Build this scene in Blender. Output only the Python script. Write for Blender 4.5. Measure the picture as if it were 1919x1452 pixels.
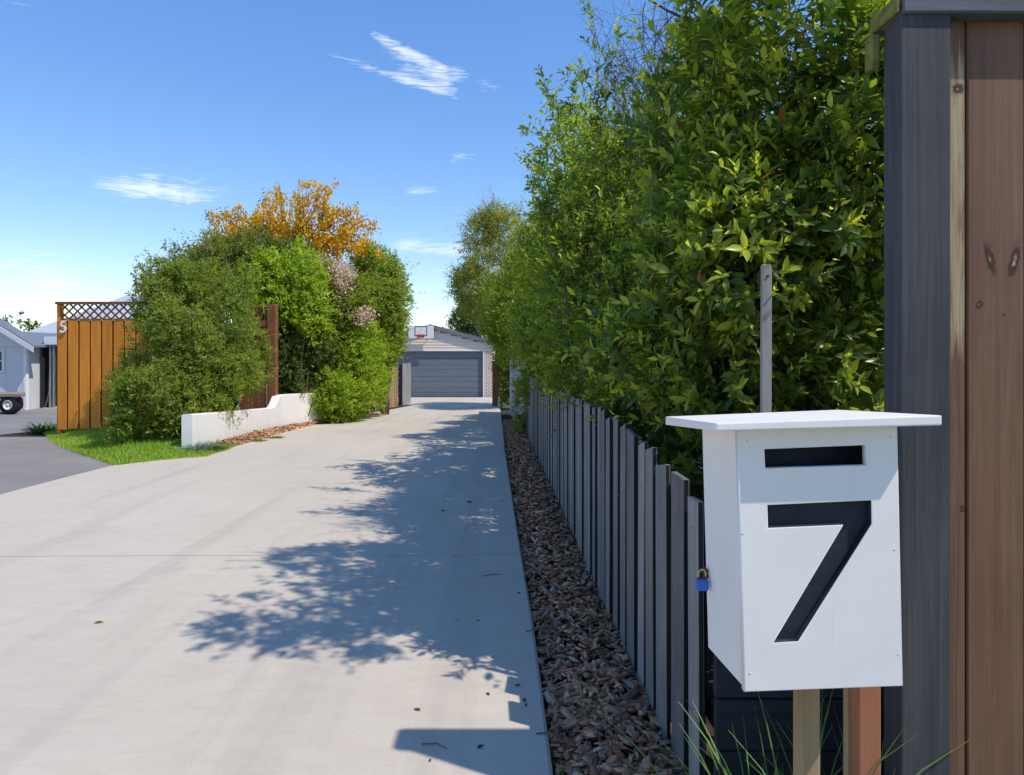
import bpy, bmesh, math, random
import numpy as np
from mathutils import Vector, Matrix, noise as mnoise

random.seed(7)
RNG = np.random.default_rng(7)
scene = bpy.context.scene
COL = scene.collection
for o in list(bpy.data.objects): bpy.data.objects.remove(o)

# ------------------------------------------------------------------ camera
F, H, HV, CU = 1250.0, 1.45, 668.0, 959.5      # focal (photo px), eye height, horizon row, centre column
cam = bpy.data.cameras.new('camera'); cam_o = bpy.data.objects.new('camera', cam); COL.objects.link(cam_o)
cam_o.location = (0, 0, H); cam_o.rotation_euler = (math.radians(90), 0, 0)
cam.sensor_width = 36; cam.lens = 36*F/1919; cam.shift_y = -(726-HV)/1919
cam.clip_start = .05; cam.clip_end = 3000
scene.camera = cam_o
# ------------------------------------------------------------------ sun, sky, exposure
SUN = Vector((.605, -.30, 1)).normalized()
sl = bpy.data.lights.new('sun', 'SUN'); sl.energy = 2.5; sl.angle = math.radians(.53); sl.color = (1, .93, .82)
so = bpy.data.objects.new('sun', sl); COL.objects.link(so); so.location = (20, -12, 34)
so.rotation_euler = SUN.to_track_quat('Z', 'Y').to_euler()
scene.view_settings.view_transform = 'Standard'; scene.view_settings.look = 'None'
scene.view_settings.gamma = 1; scene.view_settings.exposure = 0.80
scene.cycles.max_bounces = 14; scene.cycles.diffuse_bounces = 8; scene.cycles.transmission_bounces = 10
world = bpy.data.worlds.new('World'); scene.world = world; world.use_nodes = True
wn, wl = world.node_tree.nodes, world.node_tree.links
wn.clear()
def W(t, **k):
    n = wn.new(t)
    for a, b in k.items(): setattr(n, a, b)
    return n
sky = W('ShaderNodeTexSky', sky_type='NISHITA', sun_disc=False)
sky.sun_elevation = math.asin(SUN.z); sky.sun_rotation = math.atan2(SUN.x, SUN.y)
sky.ozone_density = 2.0; sky.air_density = 1.0; sky.dust_density = .1; sky.altitude = 0
tc = W('ShaderNodeTexCoord')
def wmath(op, a, b=None, clamp=False):
    n = W('ShaderNodeMath', operation=op, use_clamp=clamp)
    for i, x in enumerate((a, b)):
        if x is None: continue
        if isinstance(x, (int, float)): n.inputs[i].default_value = x
        else: wl.new(x, n.inputs[i])
    return n.outputs[0]
def wdot(v):
    n = W('ShaderNodeVectorMath', operation='DOT_PRODUCT'); wl.new(tc.outputs['Generated'], n.inputs[0]); n.inputs[1].default_value = v
    return n.outputs['Value']
def pxdir(u, v): return Vector(((u-CU)/F, 1, (HV-v)/F)).normalized()
# cirrus streaks: each a soft patch on the dome (start, end, half width in radians, strength), filled with streaky noise
wisps = [((605,98),(860,182),.007,1.0), ((700,78),(985,188),.010,1.0), ((745,125),(880,172),.013,.9), ((690,60),(800,110),.006,.7), ((835,298),(905,286),.012,.95),
         ((175,345),(400,375),.013,1.0), ((205,318),(420,345),.016,.55), ((-60,475),(170,500),.035,.6), ((-120,535),(200,530),.018,.5),
         ((-90,8),(110,20),.022,.75), ((740,462),(900,470),.014,.8), ((250,520),(310,530),.014,.9), ((530,272),(600,278),.006,.6),
         ((-700,300),(-300,380),.03,.8), ((2100,150),(2700,260),.03,.8), ((-200,600),(700,575),.03,.18), ((760,360),(830,358),.006,.5), ((760,510),(860,507),.006,.6)]
tot = None
for (s, e, wd, st) in wisps:
    a, b = pxdir(*s), pxdir(*e); c = ((a+b)/2).normalized(); half = (b-a).length/2
    t1 = (b-a).normalized(); t1 = (t1-c*t1.dot(c)).normalized(); t2 = c.cross(t1)
    qa = wmath('POWER', wmath('ABSOLUTE', wmath('DIVIDE', wdot(t1), half)), 4.0)
    qb = wmath('POWER', wmath('ABSOLUTE', wmath('DIVIDE', wdot(t2), wd)), 2.0)
    g = wmath('MULTIPLY', wmath('EXPONENT', wmath('MULTIPLY', wmath('ADD', qa, qb), -1.0)), st)
    tot = g if tot is None else wmath('ADD', tot, g)
mp = W('ShaderNodeMapping'); wl.new(tc.outputs['Generated'], mp.inputs[0])
mp.inputs['Rotation'].default_value = (0, math.radians(-15), 0); mp.inputs['Scale'].default_value = (7, 7, 62)
nz = W('ShaderNodeTexNoise'); nz.inputs['Scale'].default_value = 2.2; nz.inputs['Detail'].default_value = 9; nz.inputs['Roughness'].default_value = .68; nz.inputs['Distortion'].default_value = 1.6
wl.new(mp.outputs[0], nz.inputs['Vector'])
nz2 = W('ShaderNodeTexNoise'); nz2.inputs['Scale'].default_value = 9; nz2.inputs['Detail'].default_value = 6; nz2.inputs['Distortion'].default_value = .5
wl.new(tc.outputs['Generated'], nz2.inputs['Vector'])
nm = wmath('MULTIPLY', wmath('ADD', nz.outputs['Fac'], nz2.outputs['Fac']), .5)
body = wmath('MULTIPLY', wmath('SUBTRACT', wmath('ADD', nm, wmath('MULTIPLY', tot, .15)), .59), 5.5, True)
body = wmath('MULTIPLY', body, wmath('MULTIPLY', tot, 1.6, True))
clear = wmath('MULTIPLY', body, .74, True)
mixc = W('ShaderNodeMix', data_type='RGBA'); wl.new(clear, mixc.inputs['Factor'])
sat = W('ShaderNodeHueSaturation'); sat.inputs['Saturation'].default_value = 1.52; sat.inputs['Value'].default_value = 1.28; sat.inputs['Hue'].default_value = .512
gam = W('ShaderNodeGamma'); gam.inputs[1].default_value = .70; wl.new(sky.outputs[0], gam.inputs[0]); wl.new(gam.outputs[0], sat.inputs['Color']); wl.new(sat.outputs[0], mixc.inputs[6]); mixc.inputs[7].default_value = (4.6, 4.8, 5.2, 1)
bg = W('ShaderNodeBackground'); bg.inputs['Strength'].default_value = .15
wl.new(mixc.outputs[2], bg.inputs['Color'])
wo = W('ShaderNodeOutputWorld'); wl.new(bg.outputs[0], wo.inputs['Surface'])

# ------------------------------------------------------------------ geometry helpers
def dip(Y):
    if Y < 12: return 0.0
    if Y < 22: return -.035*(Y-12)
    if Y < 31: return -.35-.0111*(Y-22)
    return -.45
def P(u, v, Y): return Vector(((u-CU)/F*Y, Y, H-(v-HV)/F*Y))
def G(u, v, dz=0.0):
    Y = 10.
    for _ in range(60): Y = .5*Y+.5*F*(H-dip(Y)-dz)/(v-HV)
    return Vector(((u-CU)/F*Y, Y, dip(Y)+dz))
def S(px, Y): return px/F*Y
ORG = {}
def org(p): return ORG.get(p.name, Vector((0,0,0))) if p else Vector((0,0,0))
def tag(o, label=None, cat=None, group=None, kind=None):
    if label: o['label'] = label
    if cat: o['category'] = cat
    if group: o['group'] = group
    if kind: o['kind'] = kind
    return o
def thing(name, loc, label=None, cat=None, group=None, kind=None):
    o = bpy.data.objects.new(name, None); COL.objects.link(o); o.empty_display_size = .1
    o.location = loc; ORG[o.name] = Vector(loc)
    return tag(o, label, cat, group, kind)
def link(name, me, mat, parent=None, smooth=False):
    o = bpy.data.objects.new(name, me); COL.objects.link(o)
    if mat:
        me.materials.clear(); me.materials.append(mat)
    if parent is not None: o.parent = parent
    ORG[o.name] = org(parent).copy()
    if smooth: me.polygons.foreach_set('use_smooth', [True]*len(me.polygons))
    return o
def fromdata(name, verts, faces, mat, parent=None, smooth=False):
    c = org(parent)
    me = bpy.data.meshes.new(name); me.from_pydata([tuple(Vector(v)-c) for v in verts], [], faces); me.update()
    return link(name, me, mat, parent, smooth)
def from_bm(name, bm, mat, parent=None, smooth=False):
    c = org(parent)
    bmesh.ops.translate(bm, verts=bm.verts, vec=-c)
    me = bpy.data.meshes.new(name); bm.to_mesh(me); bm.free()
    return link(name, me, mat, parent, smooth)
def hexa(bm, pts, bevel=0.0, seg=1):
    """8 corner points: bottom 4 (ccw from above) then top 4"""
    vs = [bm.verts.new(p) for p in pts]
    fs = [(0,3,2,1),(4,5,6,7),(0,1,5,4),(1,2,6,5),(2,3,7,6),(3,0,4,7)]
    faces = [bm.faces.new([vs[i] for i in f]) for f in fs]
    if bevel > 0:
        es = list({e for f in faces for e in f.edges})
        bmesh.ops.bevel(bm, geom=es, offset=bevel, segments=seg, affect='EDGES', profile=.6)
def bx(bm, x0, x1, y0, y1, z0, z1, bevel=0.0, M=None):
    pts = [Vector(p) for p in ((x0,y0,z0),(x1,y0,z0),(x1,y1,z0),(x0,y1,z0),(x0,y0,z1),(x1,y0,z1),(x1,y1,z1),(x0,y1,z1))]
    if M: pts = [M @ p for p in pts]
    hexa(bm, pts, bevel)
def box(name, x0, x1, y0, y1, z0, z1, mat, parent=None, bevel=.004, M=None):
    bm = bmesh.new(); bx(bm, x0, x1, y0, y1, z0, z1, bevel, M); return from_bm(name, bm, mat, parent)
def prism(name, poly, d, mat, parent=None, bevel=0.0):
    """closed 3-D polygon extruded by vector d"""
    bm = bmesh.new(); n = len(poly); d = Vector(d)
    a = [bm.verts.new(Vector(p)) for p in poly]; b = [bm.verts.new(Vector(p)+d) for p in poly]
    bm.faces.new(a); bm.faces.new(b[::-1])
    for i in range(n): bm.faces.new((a[(i+1) % n], a[i], b[i], b[(i+1) % n]))
    bmesh.ops.recalc_face_normals(bm, faces=bm.faces)
    if bevel: bmesh.ops.bevel(bm, geom=list(bm.edges), offset=bevel, segments=1, affect='EDGES')
    return from_bm(name, bm, mat, parent)
def tube_bm(bm, pts, radii, n=6):
    pts = [Vector(p) for p in pts]; rings = []
    for i, p in enumerate(pts):
        t = (pts[min(i+1, len(pts)-1)]-pts[max(i-1, 0)]).normalized()
        a = t.cross(Vector((.31,.17,.93))).normalized(); b = t.cross(a)
        r = radii[i] if hasattr(radii, '__len__') else radii
        rings.append([bm.verts.new(p+(a*math.cos(2*math.pi*k/n)+b*math.sin(2*math.pi*k/n))*r) for k in range(n)])
    for i in range(len(rings)-1):
        for k in range(n): bm.faces.new((rings[i][k], rings[i][(k+1) % n], rings[i+1][(k+1) % n], rings[i+1][k]))
    bm.faces.new(rings[0][::-1]); bm.faces.new(rings[-1])
def tube(name, pts, radii, mat, parent=None, n=8):
    bm = bmesh.new(); tube_bm(bm, pts, radii, n); bmesh.ops.recalc_face_normals(bm, faces=bm.faces)
    return from_bm(name, bm, mat, parent, True)
def lathe(name, prof, c, axis, mat, parent=None, n=24):
    """profile [(r, h)] round axis through c"""
    axis = Vector(axis).normalized(); a = axis.orthogonal().normalized(); b = axis.cross(a); c = Vector(c)
    bm = bmesh.new(); rings = []
    for r, h in prof:
        rings.append([bm.verts.new(c+axis*h+(a*math.cos(2*math.pi*k/n)+b*math.sin(2*math.pi*k/n))*r) for k in range(n)])
    for i in range(len(rings)-1):
        for k in range(n): bm.faces.new((rings[i][k], rings[i][(k+1) % n], rings[i+1][(k+1) % n], rings[i+1][k]))
    bm.faces.new(rings[0][::-1]); bm.faces.new(rings[-1])
    bmesh.ops.recalc_face_normals(bm, faces=bm.faces)
    o = from_bm(name, bm, mat, parent, True)
    return o

# ------------------------------------------------------------------ materials
class NT:
    def __init__(s, name):
        s.m = bpy.data.materials.new(name); s.m.use_nodes = True
        s.n, s.l = s.m.node_tree.nodes, s.m.node_tree.links
        s.b = s.n['Principled BSDF']; s.out = s.n['Material Output']
        s.tc = s.n.new('ShaderNodeTexCoord')
    def noise(s, scale, detail=5, rough=.6, stretch=(1,1,1), dist=0, rand=False, rot=(0,0,0)):
        mp = s.n.new('ShaderNodeMapping'); mp.inputs['Scale'].default_value = stretch; mp.inputs['Rotation'].default_value = rot
        s.l.new(s.tc.outputs['Object'], mp.inputs[0])
        if rand:
            oi = s.n.new('ShaderNodeObjectInfo'); mu = s.n.new('ShaderNodeMath'); mu.operation = 'MULTIPLY'; mu.inputs[1].default_value = 57.0
            s.l.new(oi.outputs['Random'], mu.inputs[0]); cx = s.n.new('ShaderNodeCombineXYZ')
            for i in range(3): s.l.new(mu.outputs[0], cx.inputs[i])
            s.l.new(cx.outputs[0], mp.inputs['Location'])
        t = s.n.new('ShaderNodeTexNoise'); t.inputs['Scale'].default_value = scale; t.inputs['Detail'].default_value = detail
        t.inputs['Roughness'].default_value = rough; t.inputs['Distortion'].default_value = dist
        s.l.new(mp.outputs[0], t.inputs['Vector']); return t.outputs['Fac']
    def ramp(s, fac, stops):
        r = s.n.new('ShaderNodeValToRGB'); el = r.color_ramp.elements
        while len(el) < len(stops): el.new(.5)
        for e, (p, c) in zip(el, stops): e.position = p; e.color = (*c, 1) if len(c) == 3 else c
        s.l.new(fac, r.inputs[0]); return r.outputs[0]
    def mix(s, a, b, fac, mode='MIX'):
        m = s.n.new('ShaderNodeMix'); m.data_type = 'RGBA'; m.blend_type = mode
        for sock, x in ((m.inputs['Factor'], fac), (m.inputs[6], a), (m.inputs[7], b)):
            if isinstance(x, (int, float)): sock.default_value = x
            elif isinstance(x, tuple): sock.default_value = (*x, 1)
            else: s.l.new(x, sock)
        return m.outputs[2]
    def math(s, op, a, b=None, clamp=False):
        m = s.n.new('ShaderNodeMath'); m.operation = op; m.use_clamp = clamp
        for i, x in enumerate((a, b)):
            if x is None: continue
            if isinstance(x, (int, float)): m.inputs[i].default_value = x
            else: s.l.new(x, m.inputs[i])
        return m.outputs[0]
    def rand_gain(s, c, lo, hi):
        oi = s.n.new('ShaderNodeObjectInfo'); mr = s.n.new('ShaderNodeMapRange'); mr.inputs[3].default_value = lo; mr.inputs[4].default_value = hi
        s.l.new(oi.outputs['Random'], mr.inputs[0])
        hsv = s.n.new('ShaderNodeHueSaturation'); s.l.new(mr.outputs[0], hsv.inputs['Value']); s.l.new(c, hsv.inputs['Color']); return hsv.outputs[0]
    def col(s, c):
        if isinstance(c, tuple): s.b.inputs['Base Color'].default_value = (*c, 1)
        else: s.l.new(c, s.b.inputs['Base Color'])
    def bump(s, h, strength=.3, dist=.01):
        b = s.n.new('ShaderNodeBump'); b.inputs['Strength'].default_value = strength; b.inputs['Distance'].default_value = dist
        s.l.new(h, b.inputs['Height']); s.l.new(b.outputs[0], s.b.inputs['Normal'])
    def set(s, rough=.7, spec=.3, metal=0.0):
        s.b.inputs['Roughness'].default_value = rough; s.b.inputs['Specular IOR Level'].default_value = spec; s.b.inputs['Metallic'].default_value = metal; return s.m
def plain(name, c, rough=.6, spec=.3, metal=0.0, var=.25, scale=14, bump=.12):
    t = NT(name); n = t.noise(scale, 6, .65); d = tuple(x*(1-var) for x in c); l = tuple(min(1, x*(1+var*.6)) for x in c)
    t.col(t.ramp(n, [(.3, d), (.7, l)])); t.bump(n, bump, .004); return t.set(rough, spec, metal)
def wood(name, dark, mid, light, grain=(42,42,1.6), rough=.78, gain=(.8,1.2), wear=None, bump=.35):
    t = NT(name); g = t.noise(1.0, 8, .7, grain, .6, True); g2 = t.noise(2.2, 4, .6, (1,1,.5), .3, True)
    c = t.ramp(g, [(.28, dark), (.5, mid), (.74, light)])
    c = t.mix(c, t.ramp(g2, [(.35, tuple(x*.78 for x in mid)), (.7, tuple(min(1, x*1.15) for x in light))]), .35)
    if wear: c = t.mix(c, wear, t.math('MULTIPLY', t.math('SUBTRACT', t.noise(3.5, 7, .75, (5,5,.6), .8, True), .6), 5.0, True))
    t.col(t.rand_gain(c, *gain)); t.bump(g, bump, .004); return t.set(rough, .22)

def concrete_mat():
    t = NT('concrete'); a = t.noise(.55, 6, .6, (1,1,1), .4); b = t.noise(4.5, 8, .7, (1,2.6,1), .6); c = t.noise(170, 2, .5); s2 = t.noise(60, 3, .6)
    col = t.ramp(a, [(.3, (.325,.30,.272)), (.52, (.362,.335,.303)), (.72, (.40,.373,.34))])
    col = t.mix(col, t.ramp(b, [(.35, (.33,.295,.265)), (.66, (.40,.378,.347))]), .42)
    col = t.mix(col, (.22,.205,.193), t.math('MULTIPLY', t.math('SUBTRACT', c, .57), 4.0, True))
    col = t.mix(col, (.46,.443,.418), t.math('MULTIPLY', t.math('SUBTRACT', s2, .62), 1.6, True))
    st = t.noise(1.1, 7, .72, (1,.35,1), 1.2)
    col = t.mix(col, (.267,.246,.23), t.math('MULTIPLY', t.math('SUBTRACT', st, .57), 3.6, True))
    tyre = t.noise(1.0, 4, .6, (2.6,.10,1), .2)
    col = t.mix(col, (.23,.212,.198), t.math('MULTIPLY', t.math('SUBTRACT', tyre, .54), 2.2, True))
    col = t.mix(col, (1.45,1.38,1.25), 1.0, 'MULTIPLY')
    t.col(col); t.bump(t.math('ADD', t.math('MULTIPLY', c, .35), b), .10, .006); return t.set(.82, .25)
def asphalt_mat():
    t = NT('asphalt'); a = t.noise(.7, 6, .65); c = t.noise(95, 3, .6)
    col = t.ramp(a, [(.3, (.20,.185,.172)), (.7, (.285,.265,.245))])
    col = t.mix(col, (.085,.085,.09), t.math('MULTIPLY', t.math('SUBTRACT', c, .5), 2.2, True))
    col = t.mix(col, (.36,.35,.33), t.math('MULTIPLY', t.math('SUBTRACT', t.noise(140, 2, .5), .63), 4, True))
    t.col(col); t.bump(c, .4, .006); return t.set(.85, .25)
def white_paint(name, c=(.84,.805,.76), dirt=.4):
    t = NT(name); a = t.noise(5, 6, .6); b = t.noise(1, 8, .7, (60,60,5), .3)
    col = t.ramp(a, [(.3, tuple(x*.93 for x in c)), (.65, c)])
    col = t.mix(col, (.42,.41,.37), t.math('MULTIPLY', t.math('SUBTRACT', t.noise(38, 7, .75), .63), 4*dirt, True))
    col = t.mix(col, (.55,.54,.50), t.math('MULTIPLY', t.math('SUBTRACT', t.noise(7, 8, .8, (1,1,.5)), .6), 2.5*dirt, True))
    col = t.mix(col, (.50,.50,.48), t.math('MULTIPLY', t.math('SUBTRACT', t.noise(1, 6, .7, (75,75,2.2), .1), .63), 3.0*dirt, True))
    t.col(col); t.bump(t.math('ADD', b, t.math('MULTIPLY', a, .4)), .12, .003); return t.set(.5, .35)
def leaf_mat(name, rough=.36, trans=.48, tcol=(1.25,1.35,.45), spec=.45):
    t = NT(name); at = t.n.new('ShaderNodeAttribute'); at.attribute_name = 'col'
    t.l.new(at.outputs['Color'], t.b.inputs['Base Color'])
    tr = t.n.new('ShaderNodeBsdfTranslucent'); t.l.new(t.mix(at.outputs['Color'], tcol, 1.0, 'MULTIPLY'), tr.inputs['Color'])
    mx = t.n.new('ShaderNodeMixShader'); mx.inputs[0].default_value = trans
    t.l.new(t.b.outputs[0], mx.inputs[1]); t.l.new(tr.outputs[0], mx.inputs[2]); t.l.new(mx.outputs[0], t.out.inputs['Surface'])
    return t.set(rough, spec)
def attr_mat(name, rough=.85, bumps=60):
    t = NT(name); at = t.n.new('ShaderNodeAttribute'); at.attribute_name = 'col'; n = t.noise(bumps, 5, .7)
    t.col(t.mix(at.outputs['Color'], t.ramp(n, [(.3, (.55,.55,.55)), (.7, (1.25,1.22,1.2))]), 1.0, 'MULTIPLY')); t.bump(n, .5, .004); return t.set(rough, .2)

M = dict(
    concrete=concrete_mat(), asphalt=asphalt_mat(), white=white_paint('white_paint', dirt=.75), plaster=white_paint('white_plaster', (.82,.79,.75), .35),
    housewall=white_paint('pale_wall_paint', (.62,.63,.65), .1),
    leaf=leaf_mat('glossy_leaf', .32, .52, (1.4,1.4,.4), .42), leafm=leaf_mat('matt_leaf', .5, .48, (1.35,1.35,.42), .25), petal=leaf_mat('petal', .6, .35, (1.1,1.0,.7), .2),
    chip=attr_mat('bark_chip'), blade=leaf_mat('grass_blade', .5, .3, (1.15,1.3,.5), .3),
    twig=wood('twig_bark', (.05,.038,.03), (.11,.085,.065), (.19,.155,.125), (30,30,6)),
    soil=plain('soil', (.055,.042,.033), .95, .1, var=.5, scale=22, bump=.8),
    earth=plain('ground_earth', (.10,.11,.055), .95, .1, var=.4, scale=3, bump=.4),
    turf=plain('turf_soil', (.15,.23,.04), .95, .1, var=.35, scale=16, bump=.6),
    picket=wood('grey_stained_picket', (.105,.098,.093), (.20,.187,.177), (.33,.31,.295), (46,46,2.2), .85, (.7,1.3), (.38,.37,.36)),
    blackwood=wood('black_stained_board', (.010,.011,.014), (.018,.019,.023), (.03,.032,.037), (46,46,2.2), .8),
    blackrail=wood('black_stained_rail', (.014,.016,.020), (.024,.027,.033), (.04,.044,.052), (2.2,46,46), .8),
    palegrey=wood('pale_grey_paling', (.33,.335,.35), (.42,.425,.44), (.50,.505,.515), (30,30,2), .85, (.92,1.08)),
    greypaling=wood('weathered_paling', (.16,.15,.14), (.27,.255,.24), (.38,.365,.345), (40,40,2), .85, (.85,1.15)),
    orangewood=wood('orange_stained_board', (.38,.115,.012), (.64,.225,.024), (.80,.33,.045), (36,36,1.6), .6, (.8,1.18), (.15,.05,.012)),
    orangedark=wood('orange_lattice', (.10,.04,.012), (.17,.07,.02), (.24,.11,.03), (20,20,8), .7),
    brownpost=wood('red_brown_post', (.10,.036,.016), (.175,.068,.03), (.25,.105,.05), (36,36,2), .7),
    tanpost=wood('tan_timber', (.22,.13,.06), (.36,.23,.12), (.46,.31,.18), (36,36,2), .75),
    rawpost=wood('raw_timber', (.17,.105,.05), (.33,.22,.115), (.47,.34,.19), (40,40,2), .75),
    terracotta=wood('terracotta_timber', (.22,.075,.035), (.33,.125,.065), (.40,.17,.095), (20,20,3), .7),
    stake=wood('grey_stake', (.17,.165,.16), (.27,.265,.255), (.37,.36,.345), (60,60,2.5), .85),
    slate=wood('slate_stained_timber', (.024,.024,.026), (.05,.05,.053), (.095,.094,.097), (60,60,1.4), .72, (.95,1.05), (.12,.128,.14), .45),
    slatecap=wood('slate_cap_timber', (.06,.07,.08), (.105,.12,.135), (.16,.175,.19), (1.6,60,60), .7, (.95,1.05)),
    moss=plain('mossy_timber', (.20,.19,.055), .9, .1, var=.5, scale=30, bump=.5),
    doorgrey=plain('garage_door_paint', (.155,.175,.215), .5, .35, var=.08, scale=5, bump=.03),
    weatherboard=plain('weatherboard_paint', (.78,.66,.58), .6, .3, var=.06, scale=6, bump=.05),
    roofgrey=plain('roof_metal', (.17,.185,.205), .5, .4, var=.12, scale=4, bump=.05), rooflight=plain('pale_roof_metal', (.42,.46,.50), .5, .4, var=.10, scale=3, bump=.05),
    brick=plain('pale_painted_brick', (.76,.65,.57), .8, .2, var=.15, scale=18), mortar=plain('mortar', (.45,.41,.38), .9, .1, var=.1),
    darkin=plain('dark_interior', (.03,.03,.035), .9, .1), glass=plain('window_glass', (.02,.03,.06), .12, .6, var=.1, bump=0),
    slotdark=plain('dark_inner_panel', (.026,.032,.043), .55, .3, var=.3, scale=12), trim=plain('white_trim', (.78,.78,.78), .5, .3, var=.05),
    rubber=plain('rubber', (.018,.018,.02), .8, .2), rim=plain('rim_paint', (.72,.70,.66), .45, .4, var=.15), steel=plain('galvanised_steel', (.45,.46,.47), .4, .5, .8),
    rust=plain('rusty_steel', (.23,.09,.035), .8, .3, .3, var=.6, scale=90, bump=.5), bluelock=plain('blue_plastic', (.035,.13,.52), .38, .45, var=.12, scale=40), brass=plain('brass', (.55,.45,.22), .35, .5, .9),
    red=plain('red_paint', (.50,.06,.04), .5, .4), black=plain('black_paint', (.02,.02,.025), .5, .3), carpaint=plain('silver_car_paint', (.42,.44,.47), .3, .5, .4, var=.05),
    plank=wood('trailer_plank', (.16,.12,.08), (.27,.21,.15), (.36,.30,.23), (2,30,30), .85), cardboard=plain('cardboard', (.36,.24,.12), .85, .1), gutter=plain('gutter_paint', (.60,.62,.65), .5, .3, var=.05),
)
def knot_mask(t, knots, col, ox):
    """flat knots in a board face: dark ring, paler heart; knots = (x, z, rx, rz, rot) in the gate's own coordinates"""
    sx = t.n.new('ShaderNodeSeparateXYZ'); t.l.new(t.tc.outputs['Object'], sx.inputs[0]); jit = t.math('MULTIPLY', t.math('SUBTRACT', t.noise(48, 6, .75), .5), 2.0)
    for (kx, kz, rx, rz, rot) in knots:
        a = t.math('SUBTRACT', sx.outputs[0], kx); b = t.math('SUBTRACT', sx.outputs[2], kz); c, s_ = math.cos(rot), math.sin(rot)
        p = t.math('DIVIDE', t.math('ADD', t.math('MULTIPLY', a, c), t.math('MULTIPLY', b, s_)), rx); q = t.math('DIVIDE', t.math('SUBTRACT', t.math('MULTIPLY', b, c), t.math('MULTIPLY', a, s_)), rz)
        d = t.math('ADD', t.math('SQRT', t.math('ADD', t.math('MULTIPLY', p, p), t.math('MULTIPLY', q, q))), jit)
        dark = t.math('MULTIPLY', t.math('SUBTRACT', 1.15, d), 3.0, True); heart = t.math('MULTIPLY', t.math('SUBTRACT', .38, d), 2.2, True); halo = t.math('MULTIPLY', t.math('SUBTRACT', 2.0, d), .45, True)
        col = t.mix(col, (.16,.082,.052), halo); col = t.mix(col, (.045,.02,.012), t.math('MULTIPLY', dark, .85)); col = t.mix(col, (.50,.36,.22), heart)
    return col
def gate_mat(knots=()):
    t = NT('brown_stained_gate'); g = t.noise(1.0, 9, .72, (55,55,1.3), .7, True); b = t.noise(1.2, 4, .6, (2,2,.8), .3, True)
    col = t.ramp(g, [(.25, (.09,.042,.022)), (.5, (.175,.088,.05)), (.75, (.27,.148,.088))])
    col = t.mix(col, t.ramp(b, [(.35, (.115,.056,.033)), (.7, (.25,.14,.085))]), .45)
    crack = t.noise(1.0, 3, .5, (90,90,.7), .3, True); col = t.mix(col, (.05,.025,.015), t.math('MULTIPLY', t.math('SUBTRACT', crack, .70), 9.0, True))
    if knots: col = knot_mask(t, knots, col, 0)
    t.col(col); t.bump(g, .3, .004); return t.set(.62, .28)
def streak_mat():   # brown board whose stain has weathered off along its grain
    t = NT('weathered_gate_board'); g = t.noise(1.0, 9, .72, (70,70,1.5), .9); b = t.noise(1, 5, .7, (14,14,1.1), 1.2); f = t.noise(1, 8, .8, (120,120,2.5), .4)
    brown = t.ramp(g, [(.25, (.09,.042,.022)), (.5, (.17,.086,.05)), (.75, (.26,.142,.085))])
    pale = t.ramp(f, [(.25, (.16,.10,.045)), (.5, (.42,.31,.18)), (.75, (.60,.49,.33))])
    sx = t.n.new('ShaderNodeSeparateXYZ'); t.l.new(t.tc.outputs['Object'], sx.inputs[0])
    w = t.math('SUBTRACT', 1.0, t.math('ABSOLUTE', t.math('DIVIDE', t.math('SUBTRACT', sx.outputs[0], .036), .034)))
    z = t.math('SUBTRACT', 1.0, t.math('POWER', t.math('ABSOLUTE', t.math('DIVIDE', t.math('SUBTRACT', sx.outputs[2], 1.83), .46)), 3.0))
    m = t.math('MULTIPLY', t.math('ADD', t.math('ADD', t.math('MULTIPLY', t.math('MINIMUM', w, z), 1.0), t.math('MULTIPLY', t.math('SUBTRACT', b, .5), 3.2)), -.12), 2.2, True)
    t.col(knot_mask(t, [(.040, 2.155, .017, .013, .3), (.052, 1.05, .006, .010, 0)], t.mix(brown, pale, m), 0)); t.bump(g, .35, .004); return t.set(.65, .25)
M['gate'] = gate_mat(); KX = lambda u: (u-1783)/F*1.755; KZ = lambda v: H-(v-HV)/F*1.755
M['gateknot'] = gate_mat([(KX(1872), KZ(486), .012, .042, .22), (KX(1917), KZ(490), .012, .044, -.22), (KX(1851), KZ(571), .010, .012, 0), (KX(1897), KZ(590), .004, .005, 0)]); M['gatestreak'] = streak_mat()

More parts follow.
